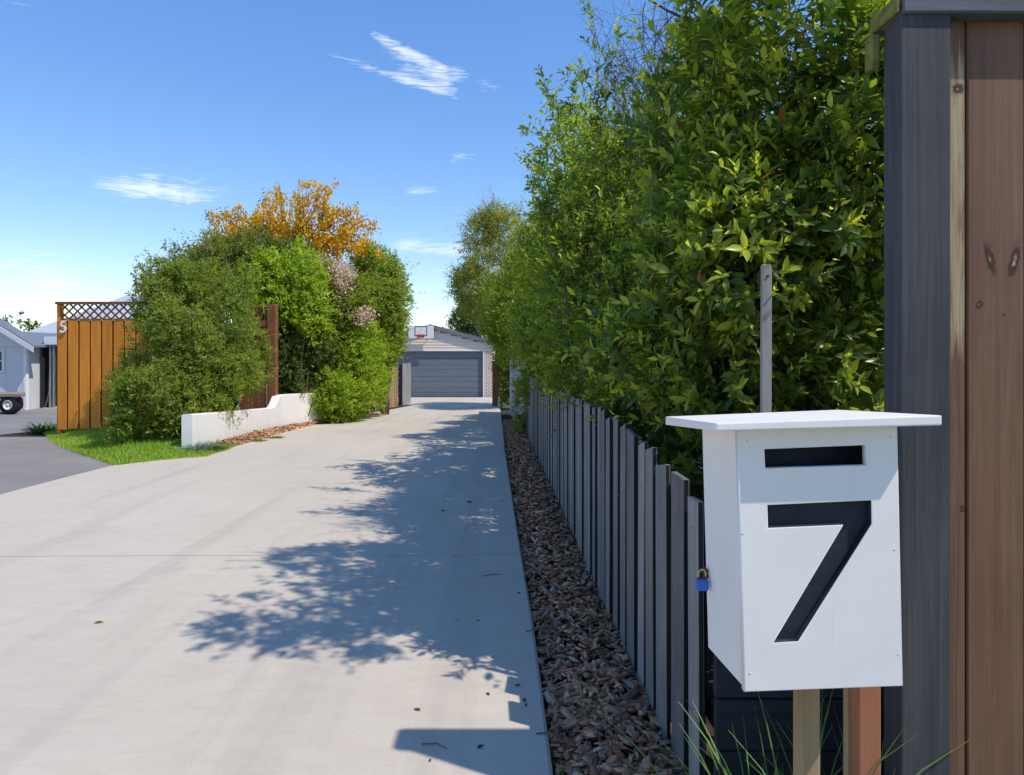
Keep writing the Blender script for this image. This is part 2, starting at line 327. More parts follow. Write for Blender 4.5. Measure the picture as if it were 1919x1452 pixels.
# ------------------------------------------------------------------ numpy leaf meshes
T_FULL = (np.array([(0,0,0),(-.36,.28,.06),(0,.28,-.02),(.36,.28,.06),(-.40,.6,.03),(0,.62,-.03),(.40,.6,.03),(0,1,-.12)], float),
          [(0,2,1),(0,3,2),(1,2,5,4),(2,3,6,5),(4,5,7),(5,6,7)])
T_FOLD = (np.array([(0,0,0),(-.45,.5,.10),(.45,.5,.10),(0,1,-.06)], float), [(0,3,1),(0,2,3)])
T_ROUND = (np.array([(0,0,0),(-.40,.34,.08),(.40,.34,.08),(-.36,.70,.05),(.36,.70,.05),(0,1,-.08)], float), [(0,5,3,1),(0,2,4,5)])
T_BLADE = (np.array([(-.5,0,0),(.5,0,0),(-.4,.5,.0),(.4,.5,0),(0,1,-.15)], float), [(0,1,3,2),(2,3,4)])
def mesh_np(name, V, faces, C, mat, parent, smooth=True):
    """V (N,k,3) world verts of N copies of a k-vertex template; C (N,3) colour of each copy"""
    N, k, _ = V.shape; c = np.array(org(parent))
    me = bpy.data.meshes.new(name); me.vertices.add(N*k); me.vertices.foreach_set('co', (V-c).reshape(-1).astype(np.float32))
    ft = [len(f) for f in faces]; nl = sum(ft); flat = np.concatenate([np.array(f) for f in faces])
    me.loops.add(N*nl); me.polygons.add(N*len(faces))
    me.loops.foreach_set('vertex_index', (flat[None]+np.arange(N)[:, None]*k).reshape(-1).astype(np.int32))
    st = np.concatenate([[0], np.cumsum(ft)[:-1]])
    me.polygons.foreach_set('loop_start', (st[None]+np.arange(N)[:, None]*nl).reshape(-1).astype(np.int32))
    if smooth: me.polygons.foreach_set('use_smooth', np.ones(N*len(faces), bool))
    me.update(calc_edges=True)
    a = me.attributes.new('col', 'FLOAT_COLOR', 'POINT')
    cc = np.ones((N, k, 4), np.float32); cc[:, :, :3] = C[:, None, :]; a.data.foreach_set('color', cc.reshape(-1))
    return link(name, me, mat, parent)
def unit(a): return a/np.maximum(np.linalg.norm(a, axis=-1, keepdims=True), 1e-9)
def basis(yd, up):
    x = unit(np.cross(yd, up)); z = np.cross(x, yd); return x, z
def place(tmpl, pos, yd, up, ln, wd):
    x, z = basis(yd, up); t = tmpl[0]
    return pos[:, None]+t[None, :, 0:1]*(x*wd[:, None])[:, None]+t[None, :, 1:2]*(yd*ln[:, None])[:, None]+t[None, :, 2:3]*(z*ln[:, None])[:, None]
_k = RNG.normal(size=(14, 3)); _ph = RNG.uniform(0, 6.28, 14)
def wob(p, s):      # smooth 3-D noise, about -1..1
    q = np.sin((p*s) @ (_k.T)+_ph); return q[:, :7].sum(1)/3.2*.7+np.sin((p*s*2.7) @ (_k.T)+_ph*2)[:, 7:].sum(1)/3.2*.45
def lobe_shoots(lobes, n, shell=.22, lump=.16, lumpscale=2.2, power=2.4, zmin=-9, thin=None, gap=1.05, gapscale=None):
    """shoot bases and outward directions on the uneven surface of a union of lobes"""
    if gapscale is None: gapscale = lumpscale*1.35
    C = np.array([l[0] for l in lobes], float); R = np.array([l[1] for l in lobes], float)
    area = (R[:, 0]*R[:, 1]+R[:, 1]*R[:, 2]+R[:, 0]*R[:, 2]); pr = area/area.sum()
    P_, N_ = [], []; got = 0
    for _ in range(20):
        m = int(n*2.2); i = RNG.choice(len(C), m, p=pr); d = unit(RNG.normal(size=(m, 3)))
        k = 1/(np.abs(d)**power).sum(1)**(1/power); sph = d*k[:, None]
        rad = 1-np.abs(RNG.normal(size=m))*shell
        p = C[i]+sph*R[i]*rad[:, None]; surf = C[i]+sph*R[i]
        p += unit(d*R[i])*(wob(surf, lumpscale)*lump)[:, None]*R[i].mean(1)[:, None]
        q = ((np.abs(p[:, None]-C[None])/R[None])**power).sum(2)**(1/power)
        q[np.arange(m), i] = 9
        ok = (q.min(1) > .68) & (p[:, 2] > zmin)
        ok &= RNG.uniform(size=m) < np.clip(.72+gap*wob(p+3.3, gapscale), .04, 1)
        if thin is not None: ok &= RNG.uniform(size=m) < thin(p)
        nn = unit(np.sign(d)*np.abs(sph)**(power-1)/R[i])
        P_.append(p[ok]); N_.append(nn[ok]); got += ok.sum()
        if got >= n: break
    return np.concatenate(P_)[:n], np.concatenate(N_)[:n]
def leaves_on(base, d, ln, per, size, aspect, cols, young, spread=(75, 28), jit=.35):
    """spiral of leaves up each shoot; returns pos, leafdir, up, len, wid, colour, shoot index"""
    n = len(base); t = (np.arange(per)+.5)/per
    x, z = basis(d, unit(RNG.normal(size=(n, 3))))
    ph = RNG.uniform(0, 6.28, (n, 1))+np.arange(per)[None]*2.4+RNG.normal(size=(n, per))*.3
    th = np.radians(spread[0]+(spread[1]-spread[0])*t)[None]+RNG.normal(size=(n, per))*.2
    rad = x[:, None]*np.cos(ph)[..., None]+z[:, None]*np.sin(ph)[..., None]
    ld = d[:, None]*np.cos(th)[..., None]+rad*np.sin(th)[..., None]+RNG.normal(size=(n, per, 3))*jit*.4
    ld = unit(ld); pos = base[:, None]+d[:, None]*(ln[:, None]*t[None])[..., None]
    up = unit(d[:, None]*1.0+np.array([0, 0, .5])-ld*.2+RNG.normal(size=(n, per, 3))*.25)
    ls = size*(1.08-.45*t**2)[None]*RNG.uniform(.5, 1.3, (n, per))*RNG.uniform(.75, 1.25, (n, 1))
    dk, md, lt = [np.array(c) for c in cols]
    r = RNG.uniform(size=(n, per, 1)); c = dk+(md-dk)*r
    yg = (young > RNG.uniform(size=n))[:, None]*np.clip((t-.25)*1.5, 0, 1)[None]*RNG.uniform(.5, 1, (n, per)); c = c+(lt-c)*yg[..., None]
    f = lambda a: a.reshape(-1, *a.shape[2:])
    return f(pos), f(ld), f(up), f(ls), f(ls*aspect*RNG.uniform(.8, 1.15, ls.shape)), f(c), np.repeat(np.arange(n), per)
def branchwork(root, base, tips, r0, parent, name='branch', mat='twig', seed=1, nmain=None):
    rr = random.Random(seed); bm = bmesh.new(); base = Vector(base)
    for tip in tips:
        tip = Vector(tip); pts = []; off = Vector((rr.uniform(-.06,.06), rr.uniform(-.06,.06), 0))
        L_ = (tip-base).length
        for k in range(6):
            t = k/5; p = base+off+(tip-base-off)*t; p.z = base.z+(tip.z-base.z)*(t**.85)
            p += Vector((rr.uniform(-1,1), rr.uniform(-1,1), rr.uniform(-.5,.5)))*L_*.035*(0 if k in (0,) else 1); pts.append(p)
        tube_bm(bm, pts, [r0*(1-.82*k/5) for k in range(6)], 5)
    bmesh.ops.recalc_face_normals(bm, faces=bm.faces)
    return from_bm(name, bm, M[mat], parent, True)
GREEN = dict(glossy=((.075,.135,.034),(.23,.32,.048),(.64,.68,.08)), olive=((.13,.16,.04),(.26,.30,.075),(.40,.42,.11)),
             juniper=((.13,.19,.042),(.28,.36,.065),(.50,.50,.08)), lime=((.20,.32,.026),(.36,.48,.045),(.55,.60,.065)),
             dark=((.070,.11,.034),(.15,.21,.05),(.28,.32,.07)), mid=((.155,.225,.028),(.29,.37,.045),(.50,.54,.075)), yellowgreen=((.25,.26,.055),(.38,.39,.09),(.50,.50,.14)))
def shrub(name, label, cat, lobes, n, per, size, aspect, cols, base=None, group=None, slen=.16, tmpl=T_FOLD, mat='leaf', up=.45, young=.35, shell=.22, lump=.16,
          lumpscale=2.2, power=2.4, zmin=-9, thin=None, tips=7, r0=.035, pick=0, accent=None, extra=None, stems=False, seed=1, flowers=None, trunk_name='branch', fill=0, clump=9):
    C = [Vector(l[0]) for l in lobes]
    if base is None:
        b = min(C, key=lambda c: c.z); base = Vector((b.x, b.y, dip(b.y)))
    base = Vector(base)
    root = thing(name, base, label, cat, group)
    if clump:
        big = lobes; lobes = [(c_, tuple(r_*(.9 if clump < 10 else .83) for r_ in R_)) for c_, R_ in big]
        for c_, R_ in big:
            for _ in range(clump):
                d_ = unit(RNG.normal(size=3)); q_ = np.array(c_)+d_*np.array(R_)*RNG.uniform(.72, .98)
                if q_[2] < zmin: continue
                f_ = RNG.uniform(.20, .44); m_ = np.mean(R_); lobes.append((tuple(q_), (m_*f_, m_*f_, m_*f_*RNG.uniform(.8, 1.9))))
    p, nn = lobe_shoots(lobes, n, shell, lump, lumpscale, power, zmin, thin)
    d = unit(nn*.8+np.array([0,0,up])+RNG.normal(size=p.shape)*.42)
    ln = slen*RNG.uniform(.55, 1.4, len(p)); stray = RNG.uniform(size=len(p)) < .09; ln[stray] *= RNG.uniform(1.5, 2.8, stray.sum())
    if fill:                       # older leaves inside the crown
        Cc = np.array([l[0] for l in lobes], float); Rr = np.array([l[1] for l in lobes], float); vol = Rr.prod(1); ii = RNG.choice(len(Cc), fill, p=vol/vol.sum())
        fp_ = Cc[ii]+unit(RNG.normal(size=(fill, 3)))*(RNG.uniform(size=(fill, 1))**.4)*.8*Rr[ii]; fp_ = fp_[(fp_[:, 2] > max(zmin, base.z+.25)) & ((fp_[:, 2] < 2.6) | (not stems))]
        p = np.concatenate([p, fp_]); d = np.concatenate([d, unit(RNG.normal(size=fp_.shape)+np.array([0,0,.3]))]); ln = np.concatenate([ln, slen*RNG.uniform(.8, 1.5, len(fp_))])
    if extra is not None:          # long free shoots: polylines with leaves all along
        ep, ed = [], []
        for pl in extra:
            pl = [np.array(q) for q in pl[0]] if isinstance(pl, tuple) else [np.array(q) for q in pl]
            for a, b in zip(pl[:-1], pl[1:]):
                m = max(2, int(np.linalg.norm(b-a)/(slen*.33)))
                for k in range(m):
                    ep.append(a+(b-a)*(k/m)+RNG.normal(size=3)*.015); ed.append(unit((b-a)/np.linalg.norm(b-a)+RNG.normal(size=3)*.75))
        p = np.concatenate([p, ep]); d = np.concatenate([d, ed]); ln = np.concatenate([ln, slen*RNG.uniform(.6, 1.2, len(ep))])
    pos, ld, upv, ls, ws, c, si = leaves_on(p, d, ln, per, size, aspect, cols, np.full(len(p), young))
    if accent:
        k = RNG.uniform(size=len(c)) < accent[0]; c[k] = np.array(accent[1])*RNG.uniform(.7, 1.2, (k.sum(), 1))
    keep = np.ones(len(pos), bool)
    if pick:                       # the leaves that show largest are leaves of their own
        Y = pos[:, 1]; u = CU+F*pos[:, 0]/np.maximum(Y, .1); v = HV-F*(pos[:, 2]-H)/np.maximum(Y, .1)
        vis = (u > 900) & (u < 1650) & (v > 5) & (v < 760) & (Y > .5)
        face = np.abs((basis(ld, upv)[1]*unit(pos-np.array([0,0,H]))).sum(1))
        score = np.where(vis, ls/Y*(.3+face), -1)
        # nearest surface per 14 px cell only, so that hidden leaves are not picked
        cell = (u//14).astype(int)*1000+(v//14).astype(int); order = np.argsort(Y); _, first = np.unique(cell[order], return_index=True)
        front = np.zeros(len(pos), bool); front[order[first]] = True
        score = np.where(front, score, score*.01); sel = np.argsort(-score)[:pick]; keep[sel] = False
        variants = []
        for q in range(10):
            me = bpy.data.meshes.new('leaf'); me.from_pydata([tuple(x) for x in T_FULL[0]*np.array([aspect,1,1])], [], T_FULL[1]); me.update()
            me.polygons.foreach_set('use_smooth', [True]*len(me.polygons)); me.materials.append(M[mat])
            variants.append(me)
        cs = c[sel]; rank = np.argsort(cs.sum(1)); grp = np.zeros(len(sel), int); grp[rank] = np.arange(len(sel))*10//len(sel)
        for q in range(10):
            cm = cs[grp == q].mean(0); a = variants[q].attributes.new('col', 'FLOAT_COLOR', 'POINT')
            a.data.foreach_set('color', np.tile(np.append(cm, 1), 8).astype(np.float32))
        xs, zs = basis(ld[sel], upv[sel]); b0 = np.array(base)
        for j, s in enumerate(sel):
            o = bpy.data.objects.new('leaf', variants[grp[j]]); COL.objects.link(o); o.parent = root; L_ = ls[s]
            m = np.eye(4); m[:3, 0] = xs[j]*L_; m[:3, 1] = ld[s]*L_; m[:3, 2] = zs[j]*L_; m[:3, 3] = pos[s]-b0
            o.matrix_local = Matrix(m.tolist())
    k = keep
    o = mesh_np('foliage', place(tmpl, pos[k], ld[k], upv[k], ls[k], ws[k]), tmpl[1], c[k], M[mat], root); o['kind'] = 'stuff'
    if flowers:
        fl, fc, fs, fn, sprd = flowers
        fp, fnn = lobe_shoots(fl, fn, .35, lump, lumpscale, 2.2)
        fp = np.repeat(fp, 10, 0)+RNG.normal(size=(fn*10, 3))*sprd; fd = unit(RNG.normal(size=fp.shape)+np.array([0,0,.2]))
        L_ = fs*RNG.uniform(.6, 1.25, len(fp)); a, b = [np.array(x) for x in fc]
        cc = a+(b-a)*RNG.uniform(size=(len(fp), 1))
        o = mesh_np('blossom', place(T_FOLD, fp, fd, unit(RNG.normal(size=fp.shape)), L_, L_*.75), T_FOLD[1], cc, M['petal'], root); o['kind'] = 'stuff'
    rr = random.Random(seed); tl = []
    idx = RNG.choice(len(p), min(tips, len(p)), replace=False)
    tl = [Vector(p[i])*.80+base*.20 for i in idx if p[i][2] < 3.1 or not stems]
    branchwork(root, base, tl, r0, root, trunk_name, seed=seed)
    if stems:                      # the thin stem of every shoot
        bm_v = []; kk = RNG.choice(len(p), min(len(p), stems), replace=False)
        a = p[kk]-d[kk]*(ln[kk]*.9)[:, None]; b = p[kk]+d[kk]*ln[kk][:, None]
        tv = (np.array([(-.5,0,0),(.5,0,0),(0,0,.8),(-.2,1,0),(.2,1,0),(0,1,.3)], float), [(0,1,4,3),(1,2,5,4),(2,0,3,5)])
        dd = b-a; L_ = np.linalg.norm(dd, axis=1); dd = unit(dd); x, z = basis(dd, unit(RNG.normal(size=dd.shape))); wd = .005
        V = a[:, None]+tv[0][None, :, 0:1]*x[:, None]*wd+tv[0][None, :, 1:2]*(dd*L_[:, None])[:, None]+tv[0][None, :, 2:3]*z[:, None]*wd
        o = mesh_np('twig', V, tv[1], np.tile(np.array([[.12,.10,.05]]), (len(a), 1)), M['blade'], root); o['kind'] = 'stuff'
    return root
def LB(u, v, ru, rv, Y, ry=None):
    c = P(u, v, Y); return (tuple(c), (S(ru, Y), ry if ry else S(ru, Y)*.9, S(rv, Y)))

# ------------------------------------------------------------------ ground, drive, asphalt, beds
def sheet(name, rows, mat, kind='structure', parent=None, thick=0.0):
    """rows: list of (Y, [x...], z) ; quads between rows, optional skirt"""
    n = len(rows[0][1]); V = []; Fc = []
    for (Y, xs, z) in rows:
        for x in xs: V.append((x, Y, z))
    for i in range(len(rows)-1):
        for j in range(n-1): a = i*n+j; Fc.append((a, a+1, a+n+1, a+n))
    if thick:
        per = [j for j in range(n)]+[i*n+n-1 for i in range(1, len(rows))]+[(len(rows)-1)*n+j for j in range(n-2, -1, -1)]+[i*n for i in range(len(rows)-2, 0, -1)]
        b0 = len(V); V += [(V[i][0], V[i][1], V[i][2]-thick) for i in per]; m = len(per)
        for k in range(m): Fc.append((per[(k+1) % m], per[k], b0+k, b0+(k+1) % m))
    o = fromdata(name, V, Fc, M[mat], parent)
    if kind and parent is None: o['kind'] = kind
    return o
sheet('ground', [(Y, [-600,-60,-20,20,60,600], dip(Y)-.12) for Y in (-300,-20,0,12,14,16,18,20,22,26,31,60,200,1500)], 'earth')
redge = [G(*p) for p in ((1035,1452),(1000,1180),(970,1000),(946,843),(938,771),(934.5,759))]
ledge = [G(*p) for p in ((0,932),(100,905),(215,875),(330,862),(390,857),(429,843),(500,823),(597,796),(650,784),(720,771),(783,759))]
def interp(tab, Y):
    if Y <= tab[0][0]: (a, b) = (tab[0], tab[1])
    elif Y >= tab[-1][0]: (a, b) = (tab[-2], tab[-1])
    else:
        for a, b in zip(tab[:-1], tab[1:]):
            if a[0] <= Y <= b[0]: break
    return a[1]+(b[1]-a[1])*(Y-a[0])/(b[0]-a[0])
RT = [(p.y, p.x) for p in redge]
RT = [(-6, RT[0][1]+.10)]+RT+[(30.6, RT[-1][1]-.25)]
LT = [(-6, -26), (2, -15), (4.5, -9.6)]+[(p.y, p.x) for p in ledge]+[(24, -4.6), (26.5, -6.4), (30.6, -6.5)]
XR = lambda Y: interp(RT, Y)
XL = lambda Y: interp(LT, Y)
def slab_rows(Y0, Y1, tilt0=0, tilt1=0):
    n = max(6, int((Y1-Y0)/.3)); rows = []
    for i in range(n+1):
        t = i/n; Y = Y0+(Y1-Y0)*t; rows.append((Y, XL(Y), XR(Y), tilt0*(1-t)+tilt1*t))
    return rows
drive = thing('driveway', (0, 0, 0), kind='structure')
def slab(Y0, Y1, t0, t1):
    V = []; Fc = []; N = 8; rows = slab_rows(Y0, Y1, t0, t1)
    for Y, a, b, tl in rows:
        for j in range(N+1):
            s = j/N; x = a+(b-a)*s; y = Y+tl*(s-1)*(b-a)/6.
            edge = -.012 if j == N else 0
            V.append((x, y, dip(y)+.03+edge))
        # rounded arris on the right: pull an extra loop in
        V[-1] = (b, V[-1][1], dip(V[-1][1])+.02); V[-2] = (b-.012, V[-2][1], dip(V[-2][1])+.03)
    n = N+1
    for i in range(len(rows)-1):
        for j in range(N): p = i*n+j; Fc.append((p, p+1, p+n+1, p+n))
    per = list(range(n))+[i*n+n-1 for i in range(1, len(rows))]+[(len(rows)-1)*n+j for j in range(n-2, -1, -1)]+[i*n for i in range(len(rows)-2, 0, -1)]
    b0 = len(V); V += [(V[i][0], V[i][1], V[i][2]-.13) for i in per]; m = len(per)
    for k in range(m): Fc.append((per[(k+1) % m], per[k], b0+k, b0+(k+1) % m))
    return fromdata('slab', V, Fc, M['concrete'], drive)
YJ = G(970, 1046).y
slab(-6, YJ-.005, 0, .09); slab(YJ+.005, 17.4, .09, 0); slab(17.412, 25.2, 0, 0); slab(25.212, 30.55, 0, 0)
sheet('asphalt_drive', [(Y, [-60, -30, -12, -2.4], dip(Y)+.006) for Y in (-20,-6,0,6,10,12,14,16,18,20,22,25)], 'asphalt')
# lawn mound
lp = [G(*p, .02) for p in ((70,806),(100,832),(150,852),(215,873),(300,865),(390,858),(432,843))]
lp = [Vector((p.x, p.y)) for p in lp]+[Vector((-4.55,12.2)), Vector((-5.2,13.6)), Vector((-7.4,13.8)), Vector((-8.6,13.6))]
LC = Vector((-6.4, 11.6))
def lawn_r(x, y):
    d = Vector((x, y))-LC; ang = math.atan2(d.y, d.x); best = 1e9
    for a, b in zip(lp, lp[1:]+lp[:1]):
        a = a-LC; b = b-LC; den = d.x*(b.y-a.y)-d.y*(b.x-a.x)
        if abs(den) < 1e-9: continue
        t = (a.x*(b.y-a.y)-a.y*(b.x-a.x))/den; s = (a.x*d.y-a.y*d.x)/den
        if t > 0 and -1e-6 <= s <= 1+1e-6: best = min(best, t)
    return 1/best
def lawn_z(r, y): 
    t = min(1, max(0, (1-r)/.55)); return .02+.125*t*t*(3-2*t)
V = []; Fc = []; rings = [1, .95, .88, .8, .7, .58, .45, .2]; bd = []
for a, b in zip(lp, lp[1:]+lp[:1]):
    for k in range(5): bd.append(a+(b-a)*k/5)
for r in rings:
    for p in bd: q = LC+(p-LC)*r; V.append((q.x, q.y, lawn_z(r, q.y)+(-.06 if r == 1 else 0)))
m = len(bd)
for i in range(len(rings)-1):
    for k in range(m): Fc.append((i*m+k, i*m+(k+1) % m, (i+1)*m+(k+1) % m, (i+1)*m+k))
Fc.append(tuple((len(rings)-1)*m+k for k in range(m)))
lawn = fromdata('lawn', V, Fc, M['turf'], None, True); lawn['kind'] = 'structure'
pts = []
while len(pts) < 30000:
    x, y = random.uniform(-9.5, -4), random.uniform(8.4, 12.6); r = lawn_r(x, y)
    if r < 1.0-.05*random.random()**2: pts.append((x, y, lawn_z(r, y)))
pts = np.array(pts); n = len(pts); yd = unit(np.column_stack([RNG.normal(size=n)*.4, RNG.normal(size=n)*.4, np.ones(n)])); ln = RNG.uniform(.03, .065, n)
gc = np.array([.22,.36,.03])+(np.array([.44,.56,.08])-np.array([.22,.36,.03]))*np.clip(.5+.35*wob(pts, 1.4)+RNG.normal(size=n)*.2, 0, 1)[:, None]
go = mesh_np('grass', place(T_BLADE, pts, yd, unit(RNG.normal(size=(n,3))), ln, np.full(n, .010)), T_BLADE[1], gc, M['blade'], None)
tag(go, 'short bright green lawn grass in front of the orange board fence', 'grass', kind='stuff')

# bark beds: soil sheet + chips
FX = lambda Y: interp([(1.5,.635),(2.3,.612),(3.0,.585),(4.05,.545),(6,.50),(8.5,.42),(10.4,.36),(13,.28),(17,.12),(20,-.02),(24,-.2)], Y)  # line of the picket fence
rows = [(Y, list(np.linspace(XR(Y)-.02, FX(Y)+2.6, 6)), dip(Y)-.035) for Y in np.linspace(1.4, 24, 60)]
rbed = sheet('bark_bed', rows, 'soil')
XW = lambda Y: interp([(9.0,-4.80),(9.93,-4.76),(13.9,-4.72),(15.5,-4.35),(17,-4.05),(19,-3.4),(24,-4.7)], Y)   # line of the white wall
rows = [(Y, [-9.5, -7, XW(Y), (XW(Y)+XL(Y))/2, XL(Y)+.03], dip(Y)+.012) for Y in np.linspace(12.0, 25, 40)]
sheet('planting_bed', rows, 'soil')
def chip_mesh(rr):
    a = rr.uniform(.6, 1.7); th = rr.uniform(.10,.24); V = []
    for z, s in ((0,1),(1,.82)):
        for k in range(6):
            t = 2*math.pi*k/6+rr.uniform(-.3,.3); r = rr.uniform(.7,1.1)*s
            V.append((r*math.cos(t)*a*.5, r*math.sin(t)*.3, (z-.5)*th*rr.uniform(.7,1.3)))
    return V, [(5,4,3,2,1,0),(6,7,8,9,10,11)]+[(k,(k+1) % 6,6+(k+1) % 6,6+k) for k in range(6)]
rr = random.Random(5); chipT = [chip_mesh(rr) for _ in range(8)]
CH = np.array([3.1,2.1,1.45])*np.array([(.10,.078,.068),(.155,.115,.095),(.21,.165,.14),(.27,.215,.175),(.38,.31,.235),(.50,.40,.28),(.145,.145,.15),(.23,.23,.235),(.13,.07,.05),(.19,.19,.175)])
CH = CH*np.minimum(1, .7/CH.max(1))[:, None]
CHP = np.array([.15,.2,.17,.11,.06,.035,.09,.06,.105,.02])
def rotmats(n, flat=.32):
    yaw = RNG.uniform(0, 6.28, n); up = unit(np.column_stack([RNG.normal(size=n)*flat, RNG.normal(size=n)*flat, np.ones(n)]))
    h = np.column_stack([np.cos(yaw), np.sin(yaw), np.zeros(n)]); x = unit(np.cross(up, h)); y = np.cross(up, x); return x, y, up
def chips(bed, pos, size, single=0):
    n = len(pos); order = np.argsort(pos[:, 1]); pos = pos[order]; size = size[order]
    x, y, z = rotmats(n); st = RNG.uniform(.6, 1.7, n); c = np.minimum(CH[RNG.choice(len(CH), n, p=CHP/CHP.sum())]*RNG.uniform(.6, 1.2, (n, 1)), .85)
    k = RNG.integers(0, 8, n)
    vis = np.where((pos[:, 1] > 2.33))[0][:single*3]
    sel = np.sort(vis[np.argsort(-(size[vis]/pos[vis, 1]**2))[:single]]) if single else np.array([], int)
    if single:
        variants = []
        for t in range(8):
            for q in range(10):
                me = bpy.data.meshes.new('bark_chip'); me.from_pydata(*[chipT[t][0], [], chipT[t][1]]); me.update(); me.materials.append(M['chip'])
                a = me.attributes.new('col', 'FLOAT_COLOR', 'POINT'); a.data.foreach_set('color', np.tile(np.append(np.minimum(CH[q]*.9, .85), 1), len(chipT[t][0])).astype(np.float32)); variants.append(me)
        for s in sel:
            q = int(RNG.choice(10, p=CHP/CHP.sum())); o = bpy.data.objects.new('bark_chip', variants[k[s]*10+q]); COL.objects.link(o); o.parent = bed
            m = np.eye(4); m[:3, 0] = x[s]*size[s]*st[s]; m[:3, 1] = y[s]*size[s]; m[:3, 2] = z[s]*size[s]; m[:3, 3] = pos[s]; o.matrix_local = Matrix(m.tolist())
    mask = np.ones(n, bool); mask[sel] = False
    for t in range(8):
        i = np.where(mask & (k == t))[0]; T = np.array(chipT[t][0])
        V = pos[i][:, None]+T[None, :, 0:1]*(x[i]*(size[i]*st[i])[:, None])[:, None]+T[None, :, 1:2]*(y[i]*size[i][:, None])[:, None]+T[None, :, 2:3]*(z[i]*size[i][:, None])[:, None]
        o = mesh_np('bark_mulch', V, chipT[t][1], c[i], M['chip'], bed, False); o['kind'] = 'stuff'
n = 9500; Y = 1.9+15*RNG.uniform(size=n)**1.5; s = RNG.uniform(size=n)
X = np.array([XR(a)+.012+(FX(a)-XR(a)+.02)*b for a, b in zip(Y, s)])
straw_n = 500; Ys_ = 2.1+13*RNG.uniform(size=straw_n)**1.5; ss = RNG.uniform(size=straw_n)
sp_ = np.column_stack([[XR(a)+.02+(FX(a)-XR(a)-.02)*b for a, b in zip(Ys_, ss)], Ys_, [dip(a)+.02 for a in Ys_]]); yw = RNG.uniform(0, 6.28, straw_n); sd_ = unit(np.column_stack([np.cos(yw), np.sin(yw), RNG.normal(size=straw_n)*.12]))
o = mesh_np('straw', place((np.array([(-.5,0,0),(.5,0,0),(-.4,.5,.06),(.4,.5,.06),(-.25,1,0),(.25,1,0),(0,0,.5),(0,.5,.5),(0,1,.3)])*np.array([1,1,.03]), [(0,1,3,2),(2,3,5,4)]), sp_, sd_, np.tile(np.array([[0,0,1.]]), (straw_n,1)), RNG.uniform(.04,.13,straw_n), RNG.uniform(.003,.008,straw_n)), [(0,1,3,2),(2,3,5,4)], np.array([.42,.34,.23])*RNG.uniform(.5,1.2,(straw_n,1)), M['chip'], rbed); o['kind'] = 'stuff'
chips(rbed, np.column_stack([X, Y, np.array([dip(a) for a in Y])-.028+RNG.uniform(0, .035, n)+.03*np.sin(s*3.1)]), RNG.uniform(.020, .052, n)*np.where(RNG.uniform(size=n) < .14, 1.7, 1), 300)
# left bed
n = 2600; Y = 10.6+RNG.uniform(size=n)*8; s = RNG.uniform(size=n)
lb = sheet('bark_strip', [(Y_, [XW(Y_), XL(Y_)+.02], dip(Y_)+.018) for Y_ in np.linspace(10.3, 19, 30)], 'soil')
X = np.array([XW(a)+.05+(XL(a)-XW(a)-.06)*b for a, b in zip(Y, s)])
chips(lb, np.column_stack([X, Y, np.array([dip(a) for a in Y])+.02+.09*np.sin(np.clip(1-s, 0, 1)*2.2)*RNG.uniform(.5, 1, n)]), RNG.uniform(.035, .075, n))

# ------------------------------------------------------------------ picket fence
fence = thing('picket_fence', (FX(2.2), 2.2, 0), 'low grey picket fence running beside the driveway bark bed', 'fence')
Y = 2.13; i = 0
rr = random.Random(3)
while Y < 13.4:
    w = rr.choice((.105,.11,.12,.14,.15)); gap = rr.uniform(.045,.075); x = FX(Y+w/2); sl_ = (FX(Y+.3)-FX(Y-.3))/.6
    ztop = dip(Y)+interp([(2.1,.985),(2.4,1.03),(3.0,1.09),(4,1.13),(6,1.12),(9,1.12),(14,1.08)], Y)+rr.uniform(-.012,.012); z0 = dip(Y)-.10
    lean = rr.uniform(-.022,.022); th = rr.uniform(.018,.023); sq = rr.uniform(-.016,.016); off = rr.uniform(-.007,.005)
    bm = bmesh.new(); a = Y; b = Y+w
    hexa(bm, [(FX(a)-th+off,a,z0),(FX(a)+off,a,z0),(FX(b)+off,b,z0),(FX(b)-th+off,b,z0),(FX(a)-th+off,a+lean,ztop+sq),(FX(a)+off,a+lean,ztop+sq),(FX(b)+off,b+lean,ztop-sq),(FX(b)-th+off,b+lean,ztop-sq)], .003)
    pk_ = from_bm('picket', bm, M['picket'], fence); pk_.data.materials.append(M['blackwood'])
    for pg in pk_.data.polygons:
        if abs(pg.normal.y) > .8: pg.material_index = 1      # edge faces get the black board material
    if Y < 4.6:
        for zz in (.285+rr.uniform(-.01,.01), .885+rr.uniform(-.01,.01)):
            lathe('nail', [(.0035, 0), (.0035, .001), (.0015, .0014)], (FX(Y+w*.5)-th+off-.0002, Y+w*.5+lean*zz, dip(Y)+zz), (-1,0,0), M['rust'], fence, 8)
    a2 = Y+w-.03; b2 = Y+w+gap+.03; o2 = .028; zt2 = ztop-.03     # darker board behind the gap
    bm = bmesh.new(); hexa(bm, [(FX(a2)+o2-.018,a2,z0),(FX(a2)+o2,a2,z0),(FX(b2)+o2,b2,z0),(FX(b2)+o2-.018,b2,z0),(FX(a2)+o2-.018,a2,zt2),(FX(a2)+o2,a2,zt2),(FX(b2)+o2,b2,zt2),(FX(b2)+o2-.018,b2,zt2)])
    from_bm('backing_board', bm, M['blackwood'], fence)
    Y += w+gap
